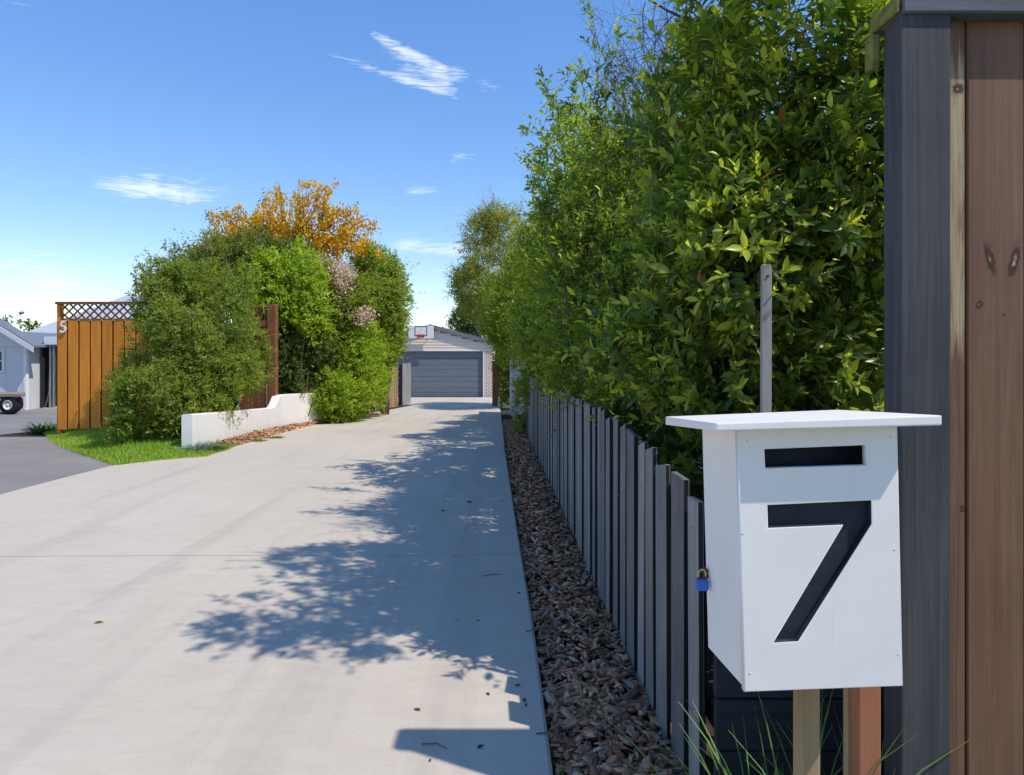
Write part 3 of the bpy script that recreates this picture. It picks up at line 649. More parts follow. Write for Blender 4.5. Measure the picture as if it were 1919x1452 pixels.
for zz in (.25, .85):
    bm = bmesh.new(); N = 24; ys = np.linspace(2.14, 13.3, N+1)
    for a, b in zip(ys[:-1], ys[1:]):
        hexa(bm, [(FX(a)+.034,a,dip(a)+zz),(FX(a)+.074,a,dip(a)+zz),(FX(b)+.074,b,dip(b)+zz),(FX(b)+.034,b,dip(b)+zz),(FX(a)+.034,a,dip(a)+zz+.07),(FX(a)+.074,a,dip(a)+zz+.07),(FX(b)+.074,b,dip(b)+zz+.07),(FX(b)+.034,b,dip(b)+zz+.07)])
    from_bm('rail', bm, M['blackwood'], fence)
# black return fence behind the letterbox
ret = thing('low_board_fence', (.85, 2.02, 0), 'low black horizontal board fence behind the letterbox posts', 'fence')
for k in range(5): box('board', .618, 1.42, 2.02+.003*(k % 2), 2.045+.003*(k % 2), -.06+k*.158, .092+k*.158, M['blackrail'], ret, .003)
box('post', .98, 1.06, 2.05, 2.13, -.1, .80, M['blackwood'], ret)
# pale grey far fence
gf = thing('paling_fence', (FX(14), 14, dip(14)), 'taller pale grey paling fence beyond the low dark pickets', 'fence')
Y = 13.5; rr = random.Random(9)
while Y < 20.5:
    w = .148; a, b = Y, Y+w; z0 = dip(Y)-.06; zt = dip(Y)+1.62+rr.uniform(-.012,.012)
    bm = bmesh.new(); hexa(bm, [(FX(a)-.02,a,z0),(FX(a),a,z0),(FX(b),b,z0),(FX(b)-.02,b,z0),(FX(a)-.02,a,zt),(FX(a),a,zt),(FX(b),b,zt),(FX(b)-.02,b,zt)])
    from_bm('paling', bm, M['palegrey'], gf); Y += w+.003

# ------------------------------------------------------------------ gate, post, cap on the right
YP = 1.72; gx = lambda u, Y=YP: (u-CU)/F*Y
gz = lambda v, Y=YP: H-(v-HV)/F*Y
gate = thing('board_gate', (gx(1783), YP, 0), 'tall brown stained timber board fence panel with knots under a grey cap rail', 'fence panel')
b0 = gx(1775)
edges = [b0, gx(1829.5), gx(1829.5)+.155, gx(1829.5)+.31, gx(1829.5)+.465, gx(1829.5)+.62, gx(1829.5)+.775, gx(1829.5)+.93]
for k in range(len(edges)-1):
    box('board', edges[k]+.002, edges[k+1]-.0045, YP+.035, YP+.057, -.05, gz(5), M['gatestreak'] if k == 0 else M['gateknot'] if k == 1 else M['gate'], gate, .003)
for z in (.25, 1.2, 2.1): box('rail', b0, edges[-1], YP+.06, YP+.105, z, z+.09, M['gate'], gate)
post = thing('gate_post', (gx(1720), YP, 0), 'dark slate stained square timber post beside the brown boards', 'post')
bm = bmesh.new(); px0, px1 = gx(1689), gx(1782); dpt = .082
prof = [(px0, YP), (px1, YP), (px1, YP+dpt), (px0, YP+dpt)]
hexa(bm, [(x, y, -.1) for x, y in prof]+[(x, y, gz(22)-.001) for x, y in prof], .004, 2)
from_bm('shaft', bm, M['slate'], post)
box('back_batten', px0-.030, px0-.006, YP+.086, YP+.125, gz(128, YP+.09), gz(62, YP+.09)-.002, M['moss'], post)
cap = thing('cap_rail', (gx(1720), YP, gz(22)), 'weathered grey timber cap rail along the top of the brown boards and post', 'cap rail')
yf = YP-.012
bm = bmesh.new(); zc = H+646/F*yf
hexa(bm, [(gx(1693,yf), yf, zc), (2.1, yf, zc-.004), (2.1, yf+.135, zc-.004), (gx(1693,yf)-.004, yf+.135, zc), (gx(1693,yf), yf, zc+.045), (2.1, yf, zc+.045), (2.1, yf+.135, zc+.045), (gx(1693,yf)-.004, yf+.135, zc+.045)], .004)
from_bm('cap_board', bm, M['slatecap'], cap)
box('end_block', gx(1693,yf)-.018, gx(1693,yf)-.006, yf+.004, yf+.13, zc+.001, zc+.045, M['moss'], cap, .003)

# ------------------------------------------------------------------ letterbox
YB = 1.36; SB = YB/F
def LP(u, v, dy=0.0):      # point on the front plane of the box at photo position (u, v), pushed back by dy
    return Vector(((u-CU)*SB, YB+dy, H-(v-HV)*SB))
lb_root = thing('letterbox', LP(1540, 1290), 'white painted wooden letterbox with a large cut-out number 7 beside the dark post', 'letterbox')
def curve_panel(name, polys, ext, mat, parent, y):
    cu = bpy.data.curves.new(name, 'CURVE'); cu.dimensions = '2D'; cu.fill_mode = 'BOTH'; cu.extrude = ext; cu.bevel_depth = .0022; cu.bevel_resolution = 1
    for pl in polys:
        sp = cu.splines.new('POLY'); sp.points.add(len(pl)-1); sp.use_cyclic_u = True
        for q, (a, b) in zip(sp.points, pl): q.co = (a, b, 0, 1)
    tmp = bpy.data.objects.new(name, cu); COL.objects.link(tmp); bpy.context.view_layer.update()
    me = bpy.data.meshes.new_from_object(tmp.evaluated_get(bpy.context.evaluated_depsgraph_get())); bpy.data.objects.remove(tmp)
    c = org(parent)
    for v in me.vertices: x, yy, z = v.co; v.co = Vector((x, y-z, yy))-c
    me.flip_normals() if False else None
    return link(name, me, mat, parent)
q2 = lambda u, v: (LP(u, v).x, LP(u, v).z)
FR = [(1384,806),(1680,798),(1691,1284),(1397,1295)]
seven = [(1437,945),(1634,936),(1635,982),(1497,1203),(1447,1206),(1578,985),(1438,991)]
slot = [(1431,840),(1625,832),(1626,874),(1433,880)]
TH = .018
fpn = curve_panel('front_panel', [[q2(*p) for p in FR], [q2(*p) for p in slot], [q2(*p) for p in seven]], TH/2-.0022, M['white'], lb_root, YB+TH/2)
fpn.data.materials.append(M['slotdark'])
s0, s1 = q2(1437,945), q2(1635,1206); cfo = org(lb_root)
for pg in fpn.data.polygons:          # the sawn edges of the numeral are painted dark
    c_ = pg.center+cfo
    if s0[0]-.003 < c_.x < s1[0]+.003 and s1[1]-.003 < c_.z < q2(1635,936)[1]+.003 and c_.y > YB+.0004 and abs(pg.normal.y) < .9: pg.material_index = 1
DB = .262        # depth of the box
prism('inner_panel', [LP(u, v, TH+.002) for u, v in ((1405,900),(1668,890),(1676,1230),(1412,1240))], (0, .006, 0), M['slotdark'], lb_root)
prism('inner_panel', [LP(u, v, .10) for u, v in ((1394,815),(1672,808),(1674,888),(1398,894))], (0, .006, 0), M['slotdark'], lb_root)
def side(u0, u1, v0, v1f, v1b, name='side_panel'):
    # u0 top u, u1 bottom u along the front edge ; bottom slopes up towards the back
    kf = lambda u, v, d: LP(u, v, d)
    t = (v1b-v0)/(v1f-v0)
    poly = [kf(u0, v0, TH+.0005), kf(u0, v0+16, DB), kf(u0+(u1-u0)*t, v1b, DB), kf(u1, v1f, TH+.0005)]
    return prism(name, poly, (.016, 0, .0005), M['white'], lb_root, .001)
# back-bottom corner seen at (1318, 1213): its height at the back plane
vb = HV+(1213-HV)*(YB+DB)/YB
side(1384.5, 1397.5, 808, 1294, vb); side(1680-16.2, 1691-16.2, 800, 1284, vb-9)
prism('floor_panel', [LP(1414, 1292, TH+.001), LP(1673, 1283, TH+.001), LP(1673, vb-9, DB), LP(1412, vb-3, DB)], (0, 0, .012), M['white'], lb_root)
prism('back_panel', [LP(1401, 824, DB-.014), LP(1663, 817, DB-.014), LP(1672, vb-10, DB-.014), LP(1411, vb-4, DB-.014)], (0, .013, 0), M['white'], lb_root)
for u, v in ((1683,1226),(1676,1030),(1405,1262),(1392,1000),(1400,826),(1668,818)): lathe('nail', [(.0024, 0), (.0024, .0006), (.001, .0009)], LP(u, v)+Vector((0, .0002, 0)), (0,-1,0), M['gutter'], lb_root, 10)
# lid, falling slightly to the back
yl0, yl1 = YB-.048, YB+.325
fl = lambda u, v, Y: P(u, v, Y)
bk = lambda u, v: P(u, v, yl1)
bm = bmesh.new()
hexa(bm, [fl(1342,808,yl0), fl(1765.5,797,yl0), bk(1571,783), bk(1247,796), fl(1342,793,yl0), fl(1765.5,778,yl0), bk(1571,767.5), bk(1247,780.5)], .003, 2)
from_bm('lid', bm, M['white'], lb_root)
# hasp and padlock on the side panel near the back
pk = lambda u, v: P(u, v, YB+DB-.018)
hasp = prism('hasp', [pk(1321,1062)+Vector((.000,0,0)), pk(1328,1068), pk(1329,1084), pk(1322,1086)], (0, .004, 0), M['rust'], lb_root, .0006)
tube('staple', [pk(1323,1074)+Vector((.003,.0,0)), pk(1318,1072), pk(1313,1070), pk(1312,1080), pk(1316,1083)], .0022, M['rust'], lb_root, 6)
lock = thing('padlock', pk(1315, 1107), 'small blue padlock hanging on the rusty hasp of the letterbox', 'padlock')
yl = YB+DB-.03; pl_ = lambda u, v: P(u, v, yl)
bm = bmesh.new(); a, b = pl_(1304, 1106), pl_(1327, 1085)
bx(bm, a.x, b.x, yl-.008, yl+.008, a.z, b.z, .003); from_bm('body', bm, M['bluelock'], lock)
cx, cz = (a.x+b.x)/2, b.z; r = .0085
tube('shackle', [(cx-r,yl,cz-.002),(cx-r,yl,cz+.014)]+[(cx-r*math.cos(t),yl,cz+.014+r*math.sin(t)) for t in np.linspace(.3, math.pi-.3, 6)]+[(cx+r,yl,cz+.014),(cx+r,yl,cz-.002)], .0026, M['brass'], lock, 8)
# timber under the box
def stakepost(name, label, u0, u1, Y, dp, ztop, mat, cat='post', zb=-.1):
    t = thing(name, (gx((u0+u1)/2, Y), Y, 0), label, cat)
    box('shaft', gx(u0, Y), gx(u1, Y), Y, Y+dp, zb, ztop, M[mat], t, .004); return t
stakepost('letterbox_post', 'raw tan timber post carrying the white letterbox', 1503, 1538, YB+.10, .05, LP(0, 1262).z, 'rawpost')
stakepost('timber_stake', 'thin pale timber batten standing behind the letterbox between the posts', 1586, 1602, YB+.34, .02, .80, 'tanpost', 'stake')
stakepost('terracotta_post', 'orange brown timber post standing behind the letterbox beside the slate post', 1609, 1652, YB+.30, .06, .82, 'terracotta')
sk = thing('garden_stake', (gx(1437, 2.5), 2.5, 0), 'tall thin weathered grey stake standing up in front of the hedge', 'stake')
bm = bmesh.new(); Ys = 2.5
hexa(bm, [(gx(1425,Ys),Ys,-.1),(gx(1444,Ys),Ys,-.1),(gx(1444,Ys),Ys+.02,-.1),(gx(1425,Ys),Ys+.02,-.1),(gx(1429,Ys),Ys,gz(495,Ys)),(gx(1447,Ys),Ys,gz(495,Ys)),(gx(1447,Ys),Ys+.02,gz(495,Ys)),(gx(1429,Ys),Ys+.02,gz(495,Ys))], .002)
from_bm('shaft', bm, M['stake'], sk)
lathe('bolt', [(.0055, 0), (.0055, .004), (.003, .0055)], (gx(1438.5, Ys), Ys+.0005, gz(517, Ys)), (0,-1,0), M['rust'], sk, 10)

# ------------------------------------------------------------------ orange board fence, number 5
YF = F*1.31/138.; fx = lambda u: (u-CU)/F*YF
fz = lambda v: H-(v-HV)/F*YF
of = thing('board_fence', (fx(110), YF, .14), 'orange stained vertical board fence with a lattice top and a white number', 'fence')
box('post', fx(104), fx(111), YF+.03, YF+.13, .08, fz(566), M['orangewood'], of, .006)
edges = [fx(107)]+[fx(125.5+21.35*k) for k in range(9)]
rr = random.Random(2)
for k in range(len(edges)-1):
    o = rr.choice((0, .004, .008)); box('board', edges[k]+.014, edges[k+1]-.014, YF+o, YF+.022+o, fz(804)+rr.uniform(-.012,.01), fz(599), M['orangewood'], of, .004)
    box('cover_board', edges[k+1]-.035, edges[k+1]+.035, YF+.03, YF+.045, fz(803), fz(600), M['blackwood'], of, .002)
x0, x1 = fx(108), edges[-1]
box('rail', x0, x1, YF+.05, YF+.10, fz(602)-.08, fz(602), M['orangewood'], of)
box('lattice_rail', fx(104)+.001, x1, YF-.02, YF+.045, fz(570), fz(565.2), M['orangedark'], of, .004)
box('lattice_rail', x0+.05, x1, YF-.004, YF+.026, fz(599)+.002, fz(596.5), M['orangedark'], of, .003)
zb, zt = fz(597), fz(569.5); hh = zt-zb; step = S(15.7, YF)/1.0
nsl = int((x1-x0)/step)+6
for sgn in (1, -1):
    for k in range(-5, nsl):
        xa = x0+.06+k*step; a = Vector((xa, 0, zb)); b = Vector((xa+hh*1.05, 0, zt))
        if sgn < 0: a, b = Vector((xa, 0, zt)), Vector((xa+hh*1.05, 0, zb))
        lo, hi = x0+.045, x1
        if b.x <= lo+.01 or a.x >= hi-.01: continue
        d = b-a
        if a.x < lo: a = a+d*((lo-a.x)/d.x)
        if b.x > hi: b = a+(b-a)*((hi-a.x)/(b.x-a.x))
        n_ = Vector((-(b-a).z, 0, (b-a).x)).normalized()*.014; y0 = YF+(.002 if sgn > 0 else .0125)
        bm = bmesh.new(); hexa(bm, [Vector((p.x, y, p.z)) for p, y in ((a-n_,y0),(b-n_,y0),(b-n_,y0+.010),(a-n_,y0+.010),(a+n_,y0),(b+n_,y0),(b+n_,y0+.010),(a+n_,y0+.010))])
        bmesh.ops.recalc_face_normals(bm, faces=bm.faces); from_bm('lattice_slat', bm, M['orangedark'], of)
# the 5: brush-shaped stroke with thickness
num = thing('house_number', (fx(120), YF-.03, fz(622)), 'white raised house number 5 on the orange board fence', 'house number')
def stroke(pts, ws, y0, y1, mat, parent, name='numeral'):
    bm = bmesh.new(); F0, F1 = [], []
    P2 = [Vector(p) for p in pts]; Lf, Rt = [], []
    for i, p in enumerate(P2):
        t = (P2[min(i+1, len(P2)-1)]-P2[max(i-1, 0)]).normalized(); n_ = Vector((-t.y, t.x)); Lf.append(p+n_*ws[i]); Rt.append(p-n_*ws[i])
    for i in range(len(P2)-1):
        hexa(bm, [(q.x, y, q.y) for q, y in ((Rt[i],y0),(Rt[i+1],y0),(Rt[i+1],y1),(Rt[i],y1),(Lf[i],y0),(Lf[i+1],y0),(Lf[i+1],y1),(Lf[i],y1))])
    bmesh.ops.remove_doubles(bm, verts=bm.verts, dist=1e-5); bmesh.ops.recalc_face_normals(bm, faces=bm.faces)
    return from_bm(name, bm, mat, parent)
five = [(126,601.5),(121,602.5),(118.3,603.3),(117.3,606.5),(116.4,610),(117.8,610.8),(121,611),(124,613),(125,616.3),(123.5,619.8),(120,622),(116.5,621.8),(114.4,619.5)]
fw = [.006,.018,.017,.013,.014,.013,.014,.017,.019,.018,.015,.015,.02]
stroke([(fx(u), fz(v)) for u, v in five], fw, YF-.035, YF-.02, M['trim'], num)
for p in ((fx(117), fz(607)), (fx(124), fz(616))): 
    lathe('standoff', [(.006, 0), (.006, .024)], (p[0], YF+.0015, p[1]), (0,-1,0), M['steel'], num, 8)

# ------------------------------------------------------------------ white wall, garden screen, left fences
wall = thing('garden_wall', (XW(10), 10, 0), 'low white plastered garden wall with a raised step beside the driveway', 'wall')
def wallpiece(ys, zt, name):
    V = []; Fc = []; T = .16
    for y, z in zip(ys, zt):
        x = XW(y); V += [(x, y, dip(y)-.05), (x, y, z), (x-.02, y, z+.012), (x-T+.02, y, z+.012), (x-T, y, z), (x-T, y, dip(y)-.05)]
    for i in range(len(ys)-1):
        for k in range(5): a = i*6+k; Fc.append((a, a+1, a+7, a+6))
    Fc.append((5,4,3,2,1,0)); e = (len(ys)-1)*6; Fc.append(tuple(e+k for k in range(6)))
    bm = bmesh.new(); vs = [bm.verts.new(v) for v in V]
    for f in Fc: bm.faces.new([vs[k] for k in f])
    bmesh.ops.recalc_face_normals(bm, faces=bm.faces); return from_bm(name, bm, M['plaster'], wall)
ys = list(np.linspace(9.93, 12.9, 9)); wallpiece(ys, [.577-.047*(y-9.93) for y in ys], 'low_section')
wallpiece([12.905, 13.25, 13.4, 13.55, 13.65, 14.3, 15, 15.8], [.437, .425, .50, .63, .655, .64, .62, .60], 'raised_section')
YS = 13.6; sx = lambda u: (u-CU)/F*YS
sz_ = lambda v: H-(v-HV)/F*YS
scr = thing('garden_screen', (sx(500), YS, dip(YS)), 'red brown timber garden gate screen with a slatted top between the bushes', 'screen')
box('post', sx(501), sx(517), YS-.02, YS+.14, dip(YS)-.1, sz_(571), M['brownpost'], scr, .008)
box('rail', sx(440), sx(500.5), YS, YS+.05, sz_(576), sz_(571.5), M['brownpost'], scr)
box('rail', sx(440), sx(500.5), YS, YS+.05, sz_(612), sz_(601), M['brownpost'], scr)
for k in range(9): box('slat', sx(455+k*5), sx(457.6+k*5), YS+.012, YS+.032, sz_(601)+.001, sz_(576)-.001, M['brownpost'], scr, .002)
for k in range(4): box('board', sx(448+k*12.6), sx(459.6+k*12.6), YS+.012, YS+.034, dip(YS), sz_(612.2), M['brownpost'], scr, .003)
def palings(name, label, pts, w, ztops, mat, cat='fence', th=.02):
    a, b = Vector(pts[0]), Vector(pts[1]); L_ = (b-a).length; d = (b-a)/L_; nn = Vector((d.y, -d.x)); t = thing(name, (a.x, a.y, dip(a.y)), label, cat); k = 0; s = 0; q = random.Random(len(label))
    while s < L_-.02:
        e = min(L_, s+w-.008); A, B = a+d*s, a+d*e; z0 = dip(A.y)-.05; zt = ztops[0]+(ztops[1]-ztops[0])*s/L_+q.uniform(-.015,.015)
        bm = bmesh.new(); hexa(bm, [(*(A),z0),(*(B),z0),(*(B-nn*th),z0),(*(A-nn*th),z0),(*(A),zt),(*(B),zt),(*(B-nn*th),zt),(*(A-nn*th),zt)], .003); bmesh.ops.recalc_face_normals(bm, faces=bm.faces)
        from_bm('paling', bm, M[mat], t); s += w
    return t
g1, g2, g3, g4, g5 = G(703,767), G(722,765), G(746,762.5), G(752,760), G(770,757)
palings('paling_fence', 'short weathered grey paling fence end below the leafy bushes', [(g1.x, g1.y), (g2.x, g2.y)], .12, (P(0,727,g1.y).z, P(0,724,g2.y).z), 'greypaling')
palings('paling_fence', 'tan timber paling fence between grey palings near the garage', [(g2.x+.02, g2.y+.02), (g3.x, g3.y)], .13, (P(0,682,g2.y).z, P(0,678,g3.y).z), 'tanpost')
palings('paling_fence', 'weathered grey paling fence end standing against the garage door', [(g4.x+.05, g4.y), (g5.x, g5.y)], .14, (P(0,681,g4.y).z, P(0,680,g5.y).z), 'greypaling')
tpost = thing('fence_post', (g4.x, g4.y, g4.z), 'dark fence post beside the grey palings near the garage', 'post')
box('shaft', g4.x-.10, g4.x+.03, g4.y-.06, g4.y+.05, g4.z-.1, P(0,683,g4.y).z, M['blackwood'], tpost)
gp = G(928, 763); rp = thing('fence_post', (gp.x, gp.y, gp.z), 'brown timber post at the right side of the garage drive', 'post')
box('shaft', gp.x-S(5.5,gp.y), gp.x+S(5,gp.y), gp.y, gp.y+.12, gp.z-.1, P(0,676,gp.y).z, M['brownpost'], rp)

# ------------------------------------------------------------------ garage at the end of the drive
YG = 30.9; ax = lambda u, Y=YG: (u-CU)/F*Y
az = lambda v, Y=YG: H-(v-HV)/F*Y
gar = thing('garage', (ax(807), YG, -.45), 'pale weatherboard gabled garage with a wide grey sectional door at the drive end', 'garage')
xl, xr, xc = ax(686), ax(925), ax(807); dl, dr = ax(708), ax(905); zf = -.45; zd = az(658); ze = az(645); za = az(613)
YD = YG
# walls: weatherboards, each its own piece, cut to the gable
bh = .135; z = zf+.02; k = 0
slope = (za-ze)/(xc-xl)
def wb(a, b, z0, z1):
    bm = bmesh.new(); hexa(bm, [(a,YG-.020,z0),(b,YG-.020,z0),(b,YG+.03,z0),(a,YG+.03,z0),(a,YG-.004,z1),(b,YG-.004,z1),(b,YG+.03,z1),(a,YG+.03,z1)]); return from_bm('weatherboard', bm, M['weatherboard'], gar)
while z < za-.05:
    z1 = z+bh-.004
    if z1 < zd: wb(xl, dl-.06, z, z1)
    elif z > ze:
        ins = (z1-ze)/slope; wb(xl+ins, xr-ins, z, z1)
    else: wb(xl, xr, max(z, zd+.045), z1)
    z += bh
# brick pier right of the door, pale painted
zz = zf; row = 0
while zz < zd:
    h = .082; off = 0 if row % 2 else -.11; x = dr+.06+off
    while x < xr:
        a, b = max(x, dr+.06), min(x+.212, xr)
        if b-a > .02: box('brick', a, b-.012 if b < xr else b, YG-.016, YG+.05, zz, zz+h-.012, M['brick'], gar, 0)
        x += .224
    zz += h; row += 1
prism('wall_core', [(xl+.02, YG+.035, zf), (dl, YG+.035, zf), (dl, YG+.035, zd), (dr, YG+.035, zd), (dr, YG+.035, zf), (xr-.02, YG+.035, zf), (xr-.02, YG+.035, ze), (xc, YG+.035, za), (xl+.02, YG+.035, ze)], (0, .12, 0), M['mortar'], gar)
for s, x in ((1, xl), (-1, xr)): box('side_wall', min(x, x+.12*s), max(x, x+.12*s), YG+.16, YG+7, zf, ze-.03, M['weatherboard'], gar)
box('back_wall', xl, xr, YG+7.001, YG+7.1, zf, ze, M['weatherboard'], gar)
box('door_jamb', dl-.055, dl-.001, YG-.03, YG+.034, zf, zd+.04, M['trim'], gar); box('door_jamb', dr+.001, dr+.055, YG-.03, YG+.034, zf, zd+.04, M['trim'], gar)
box('door_head', dl, dr, YG-.03, YG+.034, zd+.001, zd+.042, M['trim'], gar)
door = box('garage_door', dl+.004, dr-.004, YG+.115, YG+.135, zf+.015, zd-.004, M['doorgrey'], gar)
panels = [0]; pat = [.145,.105]; t = 0; hD = zd-zf-.03; i = 0
lines = [0, .09, .20, .345, .45, .595, .70, .855, 1.0]
for a, b in zip(lines[:-1], lines[1:]):
    box('door_panel', dl+.006, dr-.006, YG+.09, YG+.114, zf+.02+hD*a+.006, zf+.02+hD*b-.006, M['doorgrey'], door, .008)
for u in (760, 907): pass
# roof planes with dark barge and soffit
for s in (-1, 1):
    ex = xc+s*((xr-xl)/2+.12); ez = za+.06-((xr-xl)/2+.12)*slope
    a = Vector((xc, YG-.12, za+.05)); b = Vector((ex, YG-.12, ez-.01))
    prism('roof', [a, b, b+Vector((0,0,.07)), a+Vector((0,0,.07))], (0, 7.7, 0), M['rooflight'], gar)
    prism('bargeboard', [a+Vector((0,-.024,-.10)), b+Vector((0,-.024,-.10)), b+Vector((0,-.024,.085)), a+Vector((0,-.024,.085))], (0, .022, 0), M['roofgrey'], gar)
# basketball backboard
YBk = YG-.30; bxp = lambda u: (u-CU)/F*YBk
bzp = lambda v: H-(v-HV)/F*YBk
hoop = thing('basketball_hoop', (bxp(789), YBk, bzp(634)), 'white basketball backboard with red rim mounted above the garage door', 'basketball hoop')
box('backboard', bxp(765), bxp(812.5), YBk, YBk+.03, bzp(634), bzp(610), M['trim'], hoop, .006)
for (a, b, c, d) in ((777,800.5,611.0,612.2),(777,800.5,628,629.2),(777,778.3,612.2,628),(799.2,800.5,612.2,628)): box('target_line', bxp(a), bxp(b), YBk-.006, YBk-.001, bzp(d), bzp(c), M['black'], hoop, 0)
bm = bmesh.new(); c = Vector((bxp(789), YBk-.26, bzp(628.5))); N = 20
tube_bm(bm, [c+Vector((math.cos(2*math.pi*k/N)*.225, math.sin(2*math.pi*k/N)*.225, 0)) for k in range(N+1)], .014, 6); from_bm('rim', bm, M['red'], hoop, True)
box('rim_bracket', c.x-.16, c.x+.16, YBk-.06, YBk-.007, c.z-.08, c.z+.05, M['red'], hoop)
for x in (bxp(775), bxp(803)): tube('arm', [(x, YBk+.03, bzp(626)), (x, YG-.02, bzp(630))], .02, M['steel'], hoop, 6)

# ------------------------------------------------------------------ neighbour's shed, carport, house
YH = 22.5; hx = lambda u, Y=YH: (u-CU)/F*Y
hz = lambda v, Y=YH: H-(v-HV)/F*Y
shed = thing('shed', (hx(-30), YH, -.35), 'white gabled shed with a small window next to the open carport', 'shed')
xs0, xs1 = hx(-190), hx(50); zfl = -.36; zev = hz(650)
box('wall', xs0, xs1-.10, YH, YH+5, zfl, zev, M['housewall'], shed); box('corner_trim', xs1-.099, xs1, YH-.02, YH+.10, zfl, zev, M['trim'], shed)
for k in range(3): box('wall_joint', hx(12-60*k), hx(12.7-60*k), YH-.006, YH-.001, zfl, zev-.02, M['gutter'], shed, 0)
xa = (xs0+hx(76))/2; za_ = hz(650)+(hx(76)-xa)*.62
prism('gable', [(xs0-.4, YH-.06, zev+.001), (hx(73), YH-.06, zev+.001), (xa, YH-.06, za_-.04)], (0, .08, 0), M['gutter'], shed)
for s, ex in ((1, hx(80)), (-1, 2*xa-hx(80))):
    a = Vector((xa, YH-.42, za_+.02)); b = Vector((ex, YH-.42, hz(652)+.02))
    prism('roof', [a, b, b+Vector((0,0,.06)), a+Vector((0,0,.06))], (0, .55, 0), M['roofgrey'], shed)
    prism('bargeboard', [a+Vector((0,-.03,-.17)), b+Vector((0,-.03,-.17)), b+Vector((0,-.03,.01)), a+Vector((0,-.03,.01))], (0, .028, 0), M['gutter'], shed)
prism('rear_roof', [(xs0-.3, YH+.14, zev+.01), (xs1+.25, YH+.14, zev+.01), ((xs0+xs1)/2, YH+.14, zev+.62)], (0, 5.1, 0), M['roofgrey'], shed)
win = box('window', hx(-30), hx(9), YH-.045, YH-.002, hz(697), hz(657), M['trim'], shed)
for k in range(2):
    for j in range(2): box('pane', hx(-27+17*k), hx(-12+17*k), YH-.055, YH-.046, hz(694.5-19.5*j), hz(677-18*j), M['glass'], win, 0)
car_p = thing('carport', (hx(78), YH+.6, -.36), 'open dark carport between the white shed and the orange fence', 'carport')
Yc = YH+.7
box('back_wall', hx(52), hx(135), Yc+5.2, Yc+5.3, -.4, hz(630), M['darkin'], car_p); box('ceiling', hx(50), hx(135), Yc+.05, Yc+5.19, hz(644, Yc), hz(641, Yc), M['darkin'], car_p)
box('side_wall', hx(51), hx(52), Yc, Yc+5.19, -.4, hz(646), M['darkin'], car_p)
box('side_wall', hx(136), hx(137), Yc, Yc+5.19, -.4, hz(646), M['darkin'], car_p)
box('fascia', hx(84, Yc), hx(135, Yc), Yc-.05, Yc, hz(645, Yc), hz(631, Yc), M['trim'], car_p)
for u in (92, 98.5): box('post', hx(u, Yc), hx(u+3.2, Yc), Yc, Yc+.08, -.4, hz(646, Yc), M['steel'], car_p)
box('floor', hx(52), hx(135), Yc-.1, Yc+5.1, -.40, -.335, M['concrete'], car_p)
# car nose-in
cr = thing('parked_car', (hx(84, 25.5), 25.4, -.335), 'silver car parked inside the dark carport', 'car')
def carbody():
    prof = [(0,.28),(0,.75),(.12,.95),(.55,1.42),(1.7,1.46),(2.5,1.05),(3.5,.92),(3.75,.7),(3.78,.28)]; x0, x1 = hx(62, 25), hx(62, 25)+1.66; bm = bmesh.new()
    A = [bm.verts.new((x0+(.12 if z > 1.1 else 0), 24.6+y*.8, z-.335)) for y, z in prof]; B = [bm.verts.new((x1-(.12 if z > 1.1 else 0), 24.6+y*.8, z-.335)) for y, z in prof]
    bm.faces.new(A); bm.faces.new(B[::-1]); n = len(prof)
    for i in range(n): bm.faces.new((A[i], B[i], B[(i+1) % n], A[(i+1) % n]))
    bmesh.ops.recalc_face_normals(bm, faces=bm.faces); bmesh.ops.bevel(bm, geom=list(bm.edges), offset=.05, segments=2, affect='EDGES')
    return from_bm('body', bm, M['carpaint'], cr, True), x0, x1
cb, cx0, cx1 = carbody()
prism('rear_window', [(cx0+.2, 24.71, .66), (cx1-.2, 24.71, .66), (cx1-.28, 25.0, 1.02), (cx0+.28, 25.0, 1.02)], (0, -.03, .015), M['glass'], cr)
for x in (cx0+.05, cx1-.25): box('tail_light', x, x+.2, 24.57, 24.62, .33, .47, M['red'], cr); lathe('wheel', [(.2,0),(.31,.02),(.31,.18),(.2,.2)], (x, 25.2, -.025), (1,0,0), M['rubber'], cr, 18)
for x in (cx0+.05, cx1-.25): lathe('wheel', [(.2,0),(.31,.02),(.31,.18),(.2,.2)], (x, 27.0, -.025), (1,0,0), M['rubber'], cr, 18)
for k, (u, Yb, w, h, mt) in enumerate(((57, 23.5, .26, .30, 'cardboard'), (62, 23.7, .30, .20, 'terracotta'), (56.5, 23.5, .2, .16, 'cardboard'))):
    z0 = -.335 if k < 2 else -.034
    o = thing('storage_box', (hx(u, Yb), Yb, z0), ('brown cardboard box on the carport floor beside the shed corner', 'red brown crate on the carport floor next to a cardboard box', 'small cardboard box on top of a larger one in the carport')[k], 'box')
    box('carton', hx(u, Yb)-w/2, hx(u, Yb)+w/2, Yb, Yb+.3, z0, z0+h, M[mt], o, .006); box('flap', hx(u, Yb)-w/2+.01, hx(u, Yb)+w/2-.01, Yb+.01, Yb+.29, z0+h+.0005, z0+h+.006, M[mt], o, 0)
ld_ = thing('ladder', (hx(66, 23.4), 23.3, -.335), 'aluminium ladder leaning inside the carport opening', 'ladder')
for dx in (0, .34): tube('stile', [(hx(66, 23.3)+dx, 23.3, -.335), (hx(62, 23.3)+dx, 24.1, 1.5)], .022, M['steel'], ld_, 6)
for k in range(6):
    t = (k+.7)/7; a = Vector((hx(66,23.3), 23.3, -.335)).lerp(Vector((hx(62,23.3), 24.1, 1.5)), t); tube('rung', [a, a+Vector((.34, 0, 0))], .014, M['steel'], ld_, 6)
